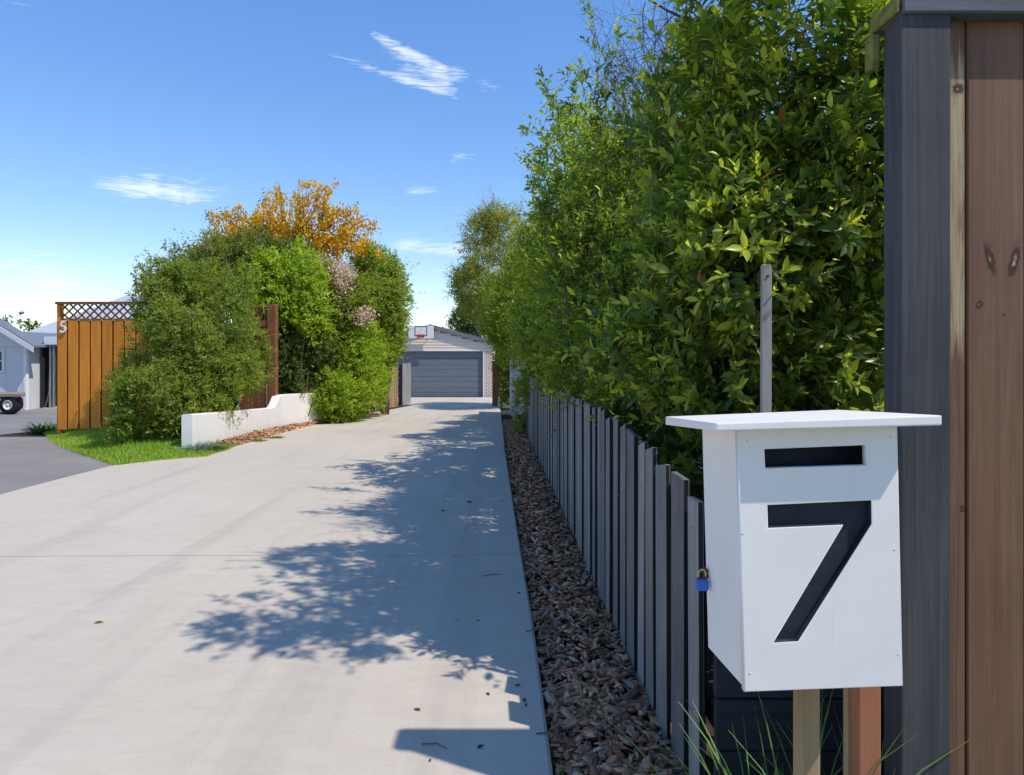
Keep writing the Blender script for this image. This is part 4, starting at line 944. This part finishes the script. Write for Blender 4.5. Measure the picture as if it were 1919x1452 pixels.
# main house behind
YM = 29.; mx = lambda u: (u-CU)/F*YM
mz = lambda v: H-(v-HV)/F*YM
house = thing('house', (mx(120), YM, -.45), 'house with a pale grey hipped metal roof behind the orange fence', 'house')
hx0, hx1 = mx(30), mx(330); zg = mz(629)
box('wall', hx0+.5, hx1-.5, YM+.6, YM+8, -.46, zg, M['housewall'], house)
rp_ = [(hx0, YM, zg), (hx1, YM, zg), (hx1, YM+9, zg), (hx0, YM+9, zg)]; r1 = ((238-CU)/F*33.5, YM+4.5, H+115/F*33.5); r2 = ((300-CU)/F*33.5, YM+4.5, H+115/F*33.5)
fromdata('roof', rp_+[r1, r2], [(0,1,5,4),(1,2,5),(2,3,4,5),(3,0,4),(3,2,1,0)], M['rooflight'], house)
box('gutter', hx0-.02, hx1+.02, YM-.12, YM-.01, zg-.14, zg+.01, M['gutter'], house)
for u in (60, 150, 220, 290):
    w = box('window', mx(u), mx(u+25), YM+.55, YM+.598, mz(680), mz(645), M['trim'], house); box('pane', mx(u+2), mx(u+23), YM+.54, YM+.549, mz(678), mz(647), M['glass'], w, 0)
# trailer with wheels
YT = 19.8; tx = lambda u: (u-CU)/F*YT
tz = lambda v: H-(v-HV)/F*YT
tr = thing('trailer', (tx(0), YT, dip(YT)), 'small flat timber deck trailer on fat tyres beside the white shed', 'trailer')
def twheel(u, Y, r, w):
    zc = dip(Y)+.004+r; x = (u-CU)/F*Y
    o = lathe('wheel', [(r*.45,-w*.5),(r*.88,-w*.5),(r*.98,-w*.36),(r,-w*.2),(r,w*.2),(r*.98,w*.36),(r*.88,w*.5),(r*.45,w*.5)], (x, Y, zc), (0,1,0), M['rubber'], tr, 28)
    lathe('rim', [(r*.5,-w*.5-.008),(r*.46,-w*.5-.012),(r*.40,-w*.5+.012),(r*.15,-w*.5+.012),(r*.13,-w*.5-.02),(r*.05,-w*.5-.022)], (x, Y, zc), (0,1,0), M['rim'], o, 24)
twheel(19, YT, .285, .2); twheel(24.5, YT+1.25, .285, .2)
tube('axle', [(tx(19), YT+.13, dip(YT)+.30), ((24.5-CU)/F*(YT+1.25), YT+1.12, dip(YT)+.30)], .025, M['black'], tr, 8)
for k in range(7): box('deck_plank', tx(-110)-.15*k, (39-CU)/F*(YT-.12+k*.2), YT-.12+k*.2, YT-.12+k*.2+.19, tz(743), tz(738), M['plank'], tr, .004)
for y in (YT-.10, YT+1.2): box('chassis_rail', tx(-110)-.8, (34-CU)/F*y, y, y+.06, tz(743)-.07, tz(743)-.002, M['black'], tr)

# ------------------------------------------------------------------ right hand hedge
backthin = lambda f, x: (lambda p: f(p)*np.where(p[:, 0] > x, .35, 1))
lowthin = lambda p: np.clip((p[:, 2]-.55)/.75, .05, 1)*np.where(p[:, 2] > 2.7, .36, 1)
g_h = 'shrubs of the tall hedge behind the picket fence'
H1 = [((1.78,3.40,2.45),(.76,.72,2.2)), ((1.12,3.35,1.70),(.42,.60,.88)), ((1.08,2.74,3.62),(.48,.48,.5)), ((1.38,3.2,2.65),(.42,.46,.75)), ((1.78,3.3,4.2),(.66,.66,.6))]
ex1 = [[P(1430,360,2.75),P(1410,440,2.6),P(1400,500,2.55)], [P(1560,410,2.7),P(1590,450,2.5)], [P(1500,530,2.6),P(1520,560,2.5)], [P(1320,380,2.8),P(1335,440,2.7)], [P(1575,620,2.7),P(1590,690,2.6)], [P(1345,120,3.0),P(1350,20,3.0)]]
shrub('hedge_shrub', 'big glossy leaved hedge shrub behind the letterbox, bright new shoots all over', 'shrub', H1, 5200, 11, .074, .46, GREEN['glossy'], (1.5,3.5,-.04), g_h, .15, T_FULL,
      'leaf', .55, .55, .22, .14, 2.6, 3.0, .35, backthin(lowthin, 1.85), 26, .03, 300, (.006, (.42,.17,.02)), ex1, 3000, 11, fill=900, clump=6)
H1b = [((2.9,4.8,.9),(.8,1.5,.95)), ((2.8,6.6,.9),(.8,1.6,.95)), ((2.5,4.4,.8),(.5,.8,.9))]
shrub('hedge_shrub', 'second row hedge shrub behind the glossy hedge by the letterbox', 'shrub', H1b, 2600, 9, .10, .5, GREEN['glossy'], (2.8,5.2,-.04), g_h, .2, T_FOLD, 'leafm', .4, .3, .24, .2, 2, 2.6, .0, None, 12, .03, 0, None, None, 0, 18, fill=1200)
H2 = [((1.30,5.35,1.95),(.82,1.15,1.35)), ((.95,5.0,1.7),(.50,.9,.75)), ((1.05,5.4,2.7),(.55,.7,.72)), ((.98,4.3,1.5),(.42,.5,.55))]
ex2 = [[P(1140,330,5.0),P(1130,200,5.0),P(1120,90,4.95),P(1105,5,4.9)], [P(1120,260,5),P(1145,150,5),P(1160,60,5)], [P(1150,230,5),P(1180,150,5.0)], [P(1105,190,5.1),P(1085,120,5.1)], [P(1060,280,6),P(1040,190,6),P(1015,140,6)], [P(1080,210,6),P(1060,130,6)],
       [P(1240,260,5),P(1260,180,5),P(1230,110,5)], [P(1300,250,4.6),P(1275,180,4.6)]]
shrub('hedge_shrub', 'dark glossy hedge shrub with tall loose top sprigs behind the middle pickets', 'shrub', H2, 5200, 11, .062, .44, GREEN['glossy'], (1.3,5.3,-.04), g_h, .16, T_FULL,
      'leaf', .5, .42, .22, .17, 2.4, 2.7, .35, backthin(lowthin, 1.35), 24, .03, 200, (.004, (.40,.16,.02)), ex2, 2500, 12, fill=300)
H3 = [((1.28,7.9,2.15),(.88,1.6,1.55)), ((.86,7.2,2.5),(.48,1.0,1.25)), ((.90,8.6,2.2),(.5,1.1,1.3)), ((.78,7.9,1.5),(.35,1.4,.5)), ((.72,7.0,3.3),(.42,.6,.55))]
ex3 = [[P(1030,260,7.5),P(1005,240,7.5),P(985,235,7.4)], [P(1040,200,7.3),P(1025,150,7.3)], [P(1000,330,8),P(975,295,8)]]
shrub('hedge_shrub', 'olive green small leaved hedge shrub leaning over the distant pickets', 'shrub', H3, 6200, 10, .070, .52, GREEN['mid'], (1.2,7.9,-.04), g_h, .17, T_ROUND,
      'leaf', .45, .42, .22, .20, 2.2, 2.5, .5, backthin(lowthin, 1.35), 22, .03, 0, (.003, (.40,.16,.02)), ex3, 0, 13, fill=300)
H4 = [((1.25,11.2,2.2),(.95,2.0,1.55)), ((.78,11.0,2.4),(.46,1.7,1.1)), ((.72,12.6,2.3),(.42,1.3,.6)), ((.66,10.6,3.0),(.4,.8,.6))]
shrub('hedge_shrub', 'bright green hedge shrub where dark pickets meet the pale grey fence', 'shrub', H4, 7000, 9, .075, .5, GREEN['mid'], (1.0,11.2,-.03), g_h, .20, T_FOLD,
      'leafm', .4, .30, .22, .17, 1.8, 2.5, .8, lambda p: np.clip((p[:, 2]-1.0)/.5, .02, 1), 18, .035, 0, None, None, 0, 14)
H5 = [((.98,15.8,1.9),(.7,2.3,1.3)), ((.68,14.8,2.1),(.40,1.4,.55)), ((.58,17.4,1.9),(.42,1.6,.5))]
shrub('hedge_shrub', 'leafy green hedge shrub spilling over the pale grey paling fence', 'shrub', H5, 5200, 9, .085, .5, GREEN['mid'], (.85,15.8,dip(15.8)), g_h, .22, T_FOLD,
      'leafm', .35, .35, .22, .2, 1.8, 2.5, 1.0, lambda p: np.clip((p[:, 2]-1.0)/.4, .02, 1), 16, .04, 0, None, None, 0, 15)
H5b = [((.55,23.2,2.9),(1.25,1.8,1.9)), ((-.10,23.0,2.4),(.7,1.6,.8)), ((-.25,24.4,3.3),(.8,1.2,1.0)), ((.5,22.4,4.2),(.8,1.0,.9))]
shrub('hedge_tree', 'round leafy green tree between the pale grey fence and the garage corner', 'tree', H5b, 4600, 9, .11, .5, GREEN['mid'], (.6,23.2,dip(23.2)), None, .28, T_FOLD,
      'leafm', .35, .35, .24, .22, 1.5, 2.4, 1.0, None, 16, .06, 0, None, None, 0, 19, None, 'trunk')
H6 = [LB(915,500,40,70,35.,2.0), LB(890,540,36,45,35.5,1.8), LB(945,450,45,60,35,2.0), LB(905,440,16,38,35,.9), LB(950,420,20,28,35,.9), LB(872,545,22,22,35,1.2)]
shrub('willowy_tree', 'loose yellow green tree rising behind the garage and the hedge end', 'tree', H6, 3300, 10, .17, .26, GREEN['yellowgreen'], (*[P(930,700,35.)[i] for i in range(2)],-.45), None, .5, T_FOLD,
      'leafm', .2, .4, .30, .28, 1.1, 2.2, 1.3, None, 16, .12, 0, None, None, 0, 16, None, 'trunk')
H7 = [LB(880,600,34,24,42.,1.2), LB(905,590,30,30,42.,1.2), LB(855,612,18,14,42,.8)]
shrub('dark_tree', 'dark leafy tree behind the garage roof', 'tree', H7, 1300, 9, .16, .5, GREEN['dark'], (ax(885,42.),42.,-.45), None, .35, T_FOLD, 'leafm', .3, .15, .28, .2, 1.2, 2.2, -9, None, 8, .08, 0, None, None, 0, 17, None, 'trunk')
# dead twiggy top between the near shrubs
dead = thing('dead_shrub', (1.15, 4.75, -.04), 'bare grey brown twigs of a dead shrub poking above the hedge', 'shrub')
rr = random.Random(21); bm = bmesh.new()
def twigs(bm, p, d, L_, r, lev):
    n = 4; pts = [p]; dd = d.copy()
    for k in range(n):
        dd = (dd+Vector((rr.uniform(-1,1), rr.uniform(-1,1), rr.uniform(-.7,.9)))*.28).normalized(); pts.append(pts[-1]+dd*L_/n)
        if lev and rr.random() < .95:
            for _ in range(2): twigs(bm, pts[-1], (dd+Vector((rr.uniform(-1,1), rr.uniform(-1,1), rr.uniform(-.6,.8)))*.9).normalized(), L_*rr.uniform(.4,.7), r*.55, lev-1)
    tube_bm(bm, pts, [r*(1-.7*k/n) for k in range(n+1)], 4)
tube_bm(bm, [Vector((1.15,4.75,-.04)), Vector((1.2,4.75,1.5)), P(1262,300,4.75)], [.03,.022,.012], 5)
for k in range(16):
    a = P(rr.uniform(1170,1345), rr.uniform(210,300), 4.75+rr.uniform(-.3,.3)); twigs(bm, a, Vector((rr.uniform(-.5,.3), rr.uniform(-.3,.3), 1)).normalized(), rr.uniform(.4,.75), .0045, 2)
bmesh.ops.recalc_face_normals(bm, faces=bm.faces); from_bm('branch', bm, M['twig'], dead, True)
bm = bmesh.new(); a, b = P(1420,70,3.9), P(1170,-8,4.0); tube_bm(bm, [a.lerp(b, t)+Vector((0,0,.03*math.sin(t*9))) for t in np.linspace(0,1,7)], [.014*(1-.7*t) for t in np.linspace(0,1,7)], 5)
for k in range(9): q = a.lerp(b, .2+.08*k); twigs(bm, q, Vector((rr.uniform(-.8,.3), rr.uniform(-.4,.4), rr.uniform(-.9,.2))).normalized(), rr.uniform(.25,.5), .0035, 1)
bmesh.ops.recalc_face_normals(bm, faces=bm.faces); from_bm('leaning_branch', bm, M['twig'], dead, True)

# ------------------------------------------------------------------ left hand planting
exJ = [[P(u, v+30, 11.3), P(u+random.uniform(-14,10), v-10, 11.2), P(u+random.uniform(-22,18), v-random.uniform(25,48), 11.2)] for u, v in ((285,545),(310,525),(345,515),(372,505),(405,505),(258,590),(440,560),(245,640),(238,700),(465,600))]
J = [LB(290,755,60,72,10.5,.7), LB(322,655,62,112,11.0,.8), LB(392,640,62,118,11.8,.7), LB(440,672,44,92,12.5,.5), LB(318,562,44,56,11.2,.6), LB(410,556,54,48,12.0,.6), LB(365,730,60,75,11.2,.6)]
shrub('juniper_bush', 'large rounded fine leaved dark green bush beside the orange fence', 'bush', J, 13000, 9, .056, .46, GREEN['juniper'], (*[P(320,826,10.6)[i] for i in range(2)], .12), None, .13, T_FOLD,
      'leafm', .5, .34, .16, .34, 3.0, 2.2, .13, None, 22, .03, 0, (.004, (.34,.28,.03)), exJ, 0, 31, fill=3200, clump=18)
B1 = [LB(420,515,70,56,14.4,.8), LB(370,520,42,50,14.2,.6), LB(465,500,46,50,14.6,.7)]
exB = [[P(370,500,14),P(320,490,14),P(265,478,14)], [P(360,520,14),P(320,460,14),P(300,450,14)], [P(400,450,14.3),P(385,400,14.3)], [P(340,540,14),P(290,510,14)]]
shrub('olive_bush', 'loose olive green bush with long arching sprigs above the dark bush', 'bush', B1, 3300, 9, .075, .4, GREEN['olive'], (*[P(430,700,14.5)[i] for i in range(2)], dip(14.5)), None, .2, T_FOLD, 'leafm', .4, .3, .28, .34, 2.2, 2.2, -9, None, 14, .04, 0, None, exB, 0, 32, fill=500, clump=18)
B2 = [LB(525,545,52,50,14.6,.7), LB(560,540,45,48,14.8,.7), LB(500,590,35,40,14.4,.6), LB(575,590,38,40,14.8,.6)]
shrub('lime_bush', 'bright lime green broad leaved bush above the red brown gate screen', 'bush', B2, 2400, 9, .10, .55, GREEN['lime'], (*[P(545,700,14.8)[i] for i in range(2)], dip(14.8)), None, .2, T_FOLD, 'leaf', .45, .5, .24, .32, 2.4, 2.2, -9, None, 14, .04, 0, None, None, 0, 33, fill=400, clump=18)
B3 = [LB(545,675,34,80,14.9,.5), LB(550,720,30,45,14.9,.45), LB(580,650,36,75,15.3,.55), LB(535,620,26,45,14.9,.5), LB(590,715,26,40,15.6,.4)]
shrub('camellia_bush', 'dark glossy camellia bush hanging over the white wall beside the gate screen', 'bush', B3, 3600, 9, .075, .55, GREEN['dark'], (*[P(565,790,14.7)[i] for i in range(2)], dip(14.7)), None, .15, T_FOLD, 'leaf', .3, .35, .22, .32, 2.6, 2.2, .5, None, 14, .03, 0, None, None, 0, 34, fill=500, clump=18)
B4 = [LB(620,560,42,60,16.2,.8), LB(655,580,36,60,16.5,.8), LB(600,530,30,35,16.0,.6)]
fl4 = [LB(620,520,32,28,15.9,.5), LB(645,525,18,36,15.9,.5), LB(600,498,24,14,15.9,.4), LB(636,556,15,20,15.9,.4), LB(676,592,18,12,15.9,.3)]
shrub('photinia_bush', 'photinia bush with pale pink flower heads and reddish tips', 'bush', B4, 2600, 9, .085, .5, GREEN['mid'], (*[P(640,740,16.5)[i] for i in range(2)], dip(16.5)), None, .18, T_FOLD, 'leafm', .4, .3, .26, .2, 1.8, 2.2, -9, None, 12, .04, 0, (.03, (.22,.035,.03)), None, 0, 35,
      (fl4, ((.62,.40,.34),(.88,.72,.62)), .065, 420, .075), clump=14)
B5 = [LB(640,700,52,72,16.2,.8), LB(670,670,50,75,17.0,.8), LB(620,740,35,45,15.4,.5), LB(700,690,38,68,17.6,.8), LB(655,620,40,40,16.8,.7), LB(660,745,40,28,16.0,.5)]
shrub('spreading_bush', 'light green spreading bush leaning out to the driveway edge', 'bush', B5, 6800, 9, .068, .5, GREEN['lime'], (*[P(655,770,17.0)[i] for i in range(2)], dip(17.)), None, .17, T_FOLD, 'leafm', .4, .4, .22, .36, 2.6, 2.2, -.2, None, 18, .035, 0, (.02, (.13,.06,.03)), None, 0, 36, fill=900, clump=18)
B6 = [LB(708,540,40,60,18.6,1.0), LB(722,580,34,55,19.0,1.0), LB(697,500,32,40,18.6,.8), LB(719,620,28,48,19.4,.9), LB(702,630,38,52,18.8,.9)]
exC = [[P(715,500,18.5),P(718,465,18.5)], [P(735,520,18.6),P(745,478,18.6)], [P(700,480,18.5),P(695,462,18.5)]]
shrub('evergreen_tree', 'dense dark green evergreen tree beside the garage end of the planting', 'tree', B6, 5400, 9, .088, .5, GREEN['mid'], (*[P(722,750,19.2)[i] for i in range(2)], dip(19.2)), None, .2, T_FOLD, 'leaf', .4, .34, .24, .34, 2.2, 2.2, -9, None, 16, .05, 0, (.02, (.10,.05,.02)), exC, 0, 37, None, 'trunk', fill=700, clump=18)
B8 = [LB(480,490,40,44,16.2,.8), LB(525,498,46,40,16.0,.8), LB(560,500,34,26,16.4,.7)]
shrub('dark_bush', 'dark green bush below the yellow flowering tree', 'bush', B8, 2000, 9, .085, .45, GREEN['dark'], (*[P(520,720,16.3)[i] for i in range(2)], dip(16.3)), None, .2, T_FOLD, 'leafm', .4, .25, .26, .2, 1.8, 2.2, -9, None, 10, .04, 0, None, None, 0, 38)
# flowering kowhai: limbs with hanging orange-yellow flower clusters
kb = Vector((*[P(545,700,18.2)[i] for i in range(2)], dip(18.2)))
kow = thing('kowhai_tree', kb, 'tall tree covered in orange yellow blossom above the bushes', 'tree')
rr = random.Random(8); bm = bmesh.new(); spots = []
tube_bm(bm, [kb, kb+Vector((.05,0,1.2)), P(543,520,18.2)], [.10,.085,.065], 8)
for k in range(46):
    a = math.pi*(.02+.96*(k+.5)/46)+rr.uniform(-.05,.05); q = rr.uniform(.72,1.0)
    tip = P(545-180*math.cos(a)*q, 482-152*math.sin(a)*q**1.3, 18.2+rr.uniform(-1.3,1.3)); b = P(543+rr.uniform(-22,22), 515+rr.uniform(-10,25), 18.2); pts = []
    for j in range(7):
        t = j/6; p = b.lerp(tip, t)+Vector((rr.uniform(-.07,.07), rr.uniform(-.07,.07), .32*math.sin(t*3.1)*abs(math.cos(a))-.02)); pts.append(p)
    tube_bm(bm, pts, [.028*(1-.8*j/6) for j in range(7)], 5)
    for j in range(17):
        t = rr.uniform(.3,1.0); i = min(5, int(t*6)); p = pts[i].lerp(pts[i+1], t*6-i); spots.append(p+Vector((rr.gauss(0,.08), rr.gauss(0,.10), rr.gauss(0,.08)-.02)))
bmesh.ops.recalc_face_normals(bm, faces=bm.faces); from_bm('trunk', bm, M['twig'], kow, True)
sp = np.array([tuple(s) for s in spots]); fp = np.repeat(sp, 20, 0)+RNG.normal(size=(len(sp)*20, 3))*np.array([.045,.045,.075]); n = len(fp)
fd = unit(RNG.normal(size=(n,3))*.55+np.array([0,0,-1])); L_ = RNG.uniform(.06,.11, n); A, B = np.array([.62,.32,.010]), np.array([.95,.66,.04])
o = mesh_np('blossom', place(T_FOLD, fp, fd, unit(RNG.normal(size=(n,3))), L_, L_*.6), T_FOLD[1], A+(B-A)*RNG.uniform(size=(n,1)), M['petal'], kow); o['kind'] = 'stuff'
q = np.array([tuple(s) for s in rr.sample(spots, 110)])+np.array([0,0,.14]); fp = np.repeat(q, 12, 0)+RNG.normal(size=(len(q)*12, 3))*.07; n = len(fp); L_ = RNG.uniform(.04,.08, n)
o = mesh_np('foliage', place(T_FOLD, fp, unit(RNG.normal(size=(n,3))+np.array([0,0,.6])), unit(RNG.normal(size=(n,3))), L_, L_*.45), T_FOLD[1], np.array([.045,.06,.02])*RNG.uniform(.6,1.6,(n,1)), M['leafm'], kow); o['kind'] = 'stuff'
# a low tree far behind the houses
F1 = [LB(30,612,40,10,60,2), LB(-60,606,60,14,60,3)]
shrub('distant_tree', 'distant dark treetop behind the grey house roof', 'tree', F1, 500, 8, .3, .5, GREEN['dark'], (ax(0,60.),60.,-.45), None, .5, T_FOLD, 'leafm', .4, .1, .3, .2, .6, 2.2, -9, None, 6, .1, 0, None, None, 0, 41, None, 'trunk')

# ------------------------------------------------------------------ tufts, weeds, small things
def tuft(name, label, base, n, h, spread, cols, w=.006, cat='plant', droop=.25):
    t = thing(name, base, label, cat); b = np.array(base)+np.column_stack([RNG.normal(size=n)*spread*.35, RNG.normal(size=n)*spread*.35, np.zeros(n)])
    d = unit(np.column_stack([RNG.normal(size=n)*spread*1.6, RNG.normal(size=n)*spread*1.6, np.full(n, h)])); L_ = h*RNG.uniform(.45, 1.1, n)
    out = unit(d*np.array([1,1,0])+1e-4); a, c = [np.array(x) for x in cols]; K = 6; side_ = unit(np.cross(d, np.array([0,0,1.])+RNG.normal(size=(n,3))*.3)); V = np.zeros((n, K*2, 3))
    for k in range(K):
        s = k/(K-1); p = b+d*(L_*s)[:, None]+out*(L_*droop*s*s)[:, None]-np.array([0,0,1])*(L_*droop*.6*s**3)[:, None]; ww = w*(1-.85*s**1.5)
        V[:, 2*k] = p-side_*ww; V[:, 2*k+1] = p+side_*ww
    o = mesh_np('blades', V, [(2*k,2*k+1,2*k+3,2*k+2) for k in range(K-1)], a+(c-a)*RNG.uniform(size=(n,1)), M['blade'], t); o['kind'] = 'stuff'; return t
gt = ((.06,.14,.03),(.17,.27,.06))
tuft('grass_clump', 'clump of long green grass blades at the foot of the letterbox post', (.66, 1.62, -.03), 90, .64, .12, gt, .0050, 'grass clump', .3)
tuft('grass_clump', 'clump of long grass blades between the terracotta post and the slate post', (.87, 1.60, -.03), 70, .58, .11, gt, .0042, 'grass clump', .3)
tuft('grass_clump', 'sparse long grass blades in front of the black board fence', (.72, 1.80, -.03), 14, .55, .10, gt, .004, 'grass clump', .4)
p = P(372, 838, 10.0); tuft('fescue_clump', 'silvery blue grass clump at the end of the white wall', (p.x, p.y, .05), 420, .22, .16, ((.16,.22,.20),(.34,.42,.38)), .005, 'plant', .5)
p = P(402, 846, 10.1); tuft('weed_clump', 'green weeds beside the silvery grass clump at the wall end', (p.x, p.y, .03), 260, .2, .14, ((.07,.13,.03),(.18,.25,.06)), .008)
p = P(82, 806, 12.6); tuft('weed_clump', 'dark green weeds growing at the corner of the orange fence', (p.x, p.y, .0), 260, .32, .22, ((.05,.11,.03),(.15,.24,.06)), .014)
for k, (u, v) in enumerate(((610,787),(630,784),(655,779),(680,775),(695,772))):
    p = G(u, v, .03); tuft('edge_weeds', 'low yellow green weeds along the drive edge under the spreading bush', (p.x-.12, p.y, p.z), 240, .20, .24, ((.09,.17,.02),(.27,.34,.05)), .012)['group'] = 'weeds along the drive edge'
for k, (u, v) in enumerate(((487,826),(520,820))):
    p = G(u, v, .03); tuft('edge_grass', 'small grass patch in the bark strip beside the white wall', (p.x-.05, p.y, p.z), 120, .09, .2, ((.09,.15,.02),(.26,.30,.06)), .008)['group'] = 'grass in the bark strip'
# moss and small weeds along the right drive edge
n = 2200; Y = 2.2+14*RNG.uniform(size=n)**1.3; clump = wob(np.column_stack([Y*0, Y, Y*0]), 3.0); ok = clump > .15; Y = Y[ok]; n = len(Y)
pos = np.column_stack([[XR(a) for a in Y], Y, [dip(a) for a in Y]])+np.column_stack([np.abs(RNG.normal(size=n))*.035+.004, np.zeros(n), np.full(n, -.02)])
yd = unit(np.column_stack([RNG.normal(size=n)*.7, RNG.normal(size=n)*.7, np.ones(n)])); L_ = RNG.uniform(.02,.06,n)
o = mesh_np('edge_moss', place(T_BLADE, pos, yd, unit(RNG.normal(size=(n,3))), L_, L_*.2), T_BLADE[1], np.array([.10,.12,.03])*RNG.uniform(.5,1.6,(n,1)), M['blade'], None)
tag(o, 'straggling weeds and dry grass along the right edge of the concrete', 'weeds', kind='stuff')
# ivy on the brown post and on the end of the picket fence
shrub('climbing_ivy', 'ivy climbing the brown post at the garage end of the drive', 'climber', [((gp.x+.34, gp.y+.2, gp.z+1.15),(.24,.2,1.25))], 620, 7, .08, .7, GREEN['mid'], (gp.x+.2, gp.y-.1, gp.z), None, .1, T_FOLD, 'leafm', .2, .3, .3, .2, 3, 2.2, -.3, None, 5, .012, 0, None, None, 0, 51)
yv = 13.0; shrub('climbing_ivy', 'ivy growing up where the picket fence meets the pale grey fence', 'climber', [((FX(yv)-.10, yv, dip(yv)+.55),(.13,.35,.62)), ((FX(yv-1)-.05, yv-1.2, dip(yv)+.95),(.12,.6,.25))], 420, 7, .055, .7, GREEN['mid'], (FX(yv)-.08, yv, dip(yv)-.03), None, .1, T_FOLD, 'leafm', .2, .25, .3, .2, 3, 2.2, -.3, None, 5, .010, 0, None, None, 0, 52)
# garden light in the weeds
gl = G(667, 778, .02); lt = thing('garden_light', (gl.x, gl.y, gl.z), 'small pale solar garden light in the weeds by the drive', 'garden light')
tube('stem', [(gl.x, gl.y, gl.z-.05), (gl.x, gl.y, gl.z+.20)], .012, M['steel'], lt, 8); lathe('head', [(.02,0),(.045,.02),(.05,.10),(.06,.105),(.055,.13),(.01,.15)], (gl.x, gl.y, gl.z+.20), (0,0,1), M['trim'], lt, 14)
# litter on the concrete
def fallen(u, v, L_, col, label, rz, kind='leaf'):
    p = G(u, v, .032); t = thing('fallen_leaf' if kind == 'leaf' else 'fallen_twig', p, label, 'leaf' if kind == 'leaf' else 'twig')
    if kind == 'leaf':
        a = np.array([math.cos(rz), math.sin(rz), .12]); V = place((T_FULL[0]*np.array([1,1,1.6]), T_FULL[1]), np.array([p]), unit(a[None]), np.array([[0,0,1.]]), np.array([L_]), np.array([L_*.55])); V[..., 2] = np.maximum(V[..., 2], p.z+.001)
        mesh_np('blade', V, T_FULL[1], np.array([col]), M['leafm'], t)
    else:
        q = Vector((math.cos(rz), math.sin(rz), 0))*L_; tube('stick', [p+Vector((0,0,.003)), p+q*.5+Vector((.01,.012,.006)), p+q+Vector((0,0,.003))], [.003,.0025,.0015], M['twig'], t, 5)
for a in ((176,1167,.05,(.30,.17,.07),'dry tan leaf alone on the sunlit concrete',.1), (885,941,.07,(.04,.035,.03),'dark curled leaf on the shaded concrete beyond the joint',2.9), (826,958,.05,(.03,.03,.025),'small dark leaf lying beside the larger dark leaf on the concrete',.4),
          (1447,1,0,0,0,0)):
    if a[2]: fallen(*a)
for a in ((905,1080,.12,0,'thin twig lying on the shaded concrete near the joint',.25), (790,1395,.10,0,'thin curved twig in the corner shadow on the concrete',-.3), (985,1184,.13,0,'dry twig bridging the concrete edge and the bark',.35), (1005,1376,.10,0,'thick dark twig sticking out of the bark on the concrete edge',-.15)):
    fallen(*a, 'twig')
for u, v, L_, c, lab in ((993,1022,.05,(.50,.17,.03),'orange dead leaf lying on the bark mulch'), (1060,1097,.05,(.55,.42,.04),'yellow dead leaf lying on the bark mulch'), (1098,1296,.045,(.40,.20,.04),'amber dead leaf among the bark chips by the drive edge')): fallen(u, v, L_, c, lab, .3)

rl = random.Random(77)
for k in range(16):
    v = rl.uniform(860, 1430); p = G(960, v); u = CU+F*(XR(p.y)-abs(rl.gauss(.05,.28))-.03)/p.y
    fallen(u, v, rl.uniform(.018,.034), rl.choice(((.10,.06,.03),(.20,.12,.05),(.06,.05,.03))), 'tiny dry leaf scrap on the shaded concrete near the bark edge', rl.uniform(0,6))
for o in bpy.data.objects:
    if o.get('label') == 'tiny dry leaf scrap on the shaded concrete near the bark edge': o['group'] = 'leaf scraps on the concrete'
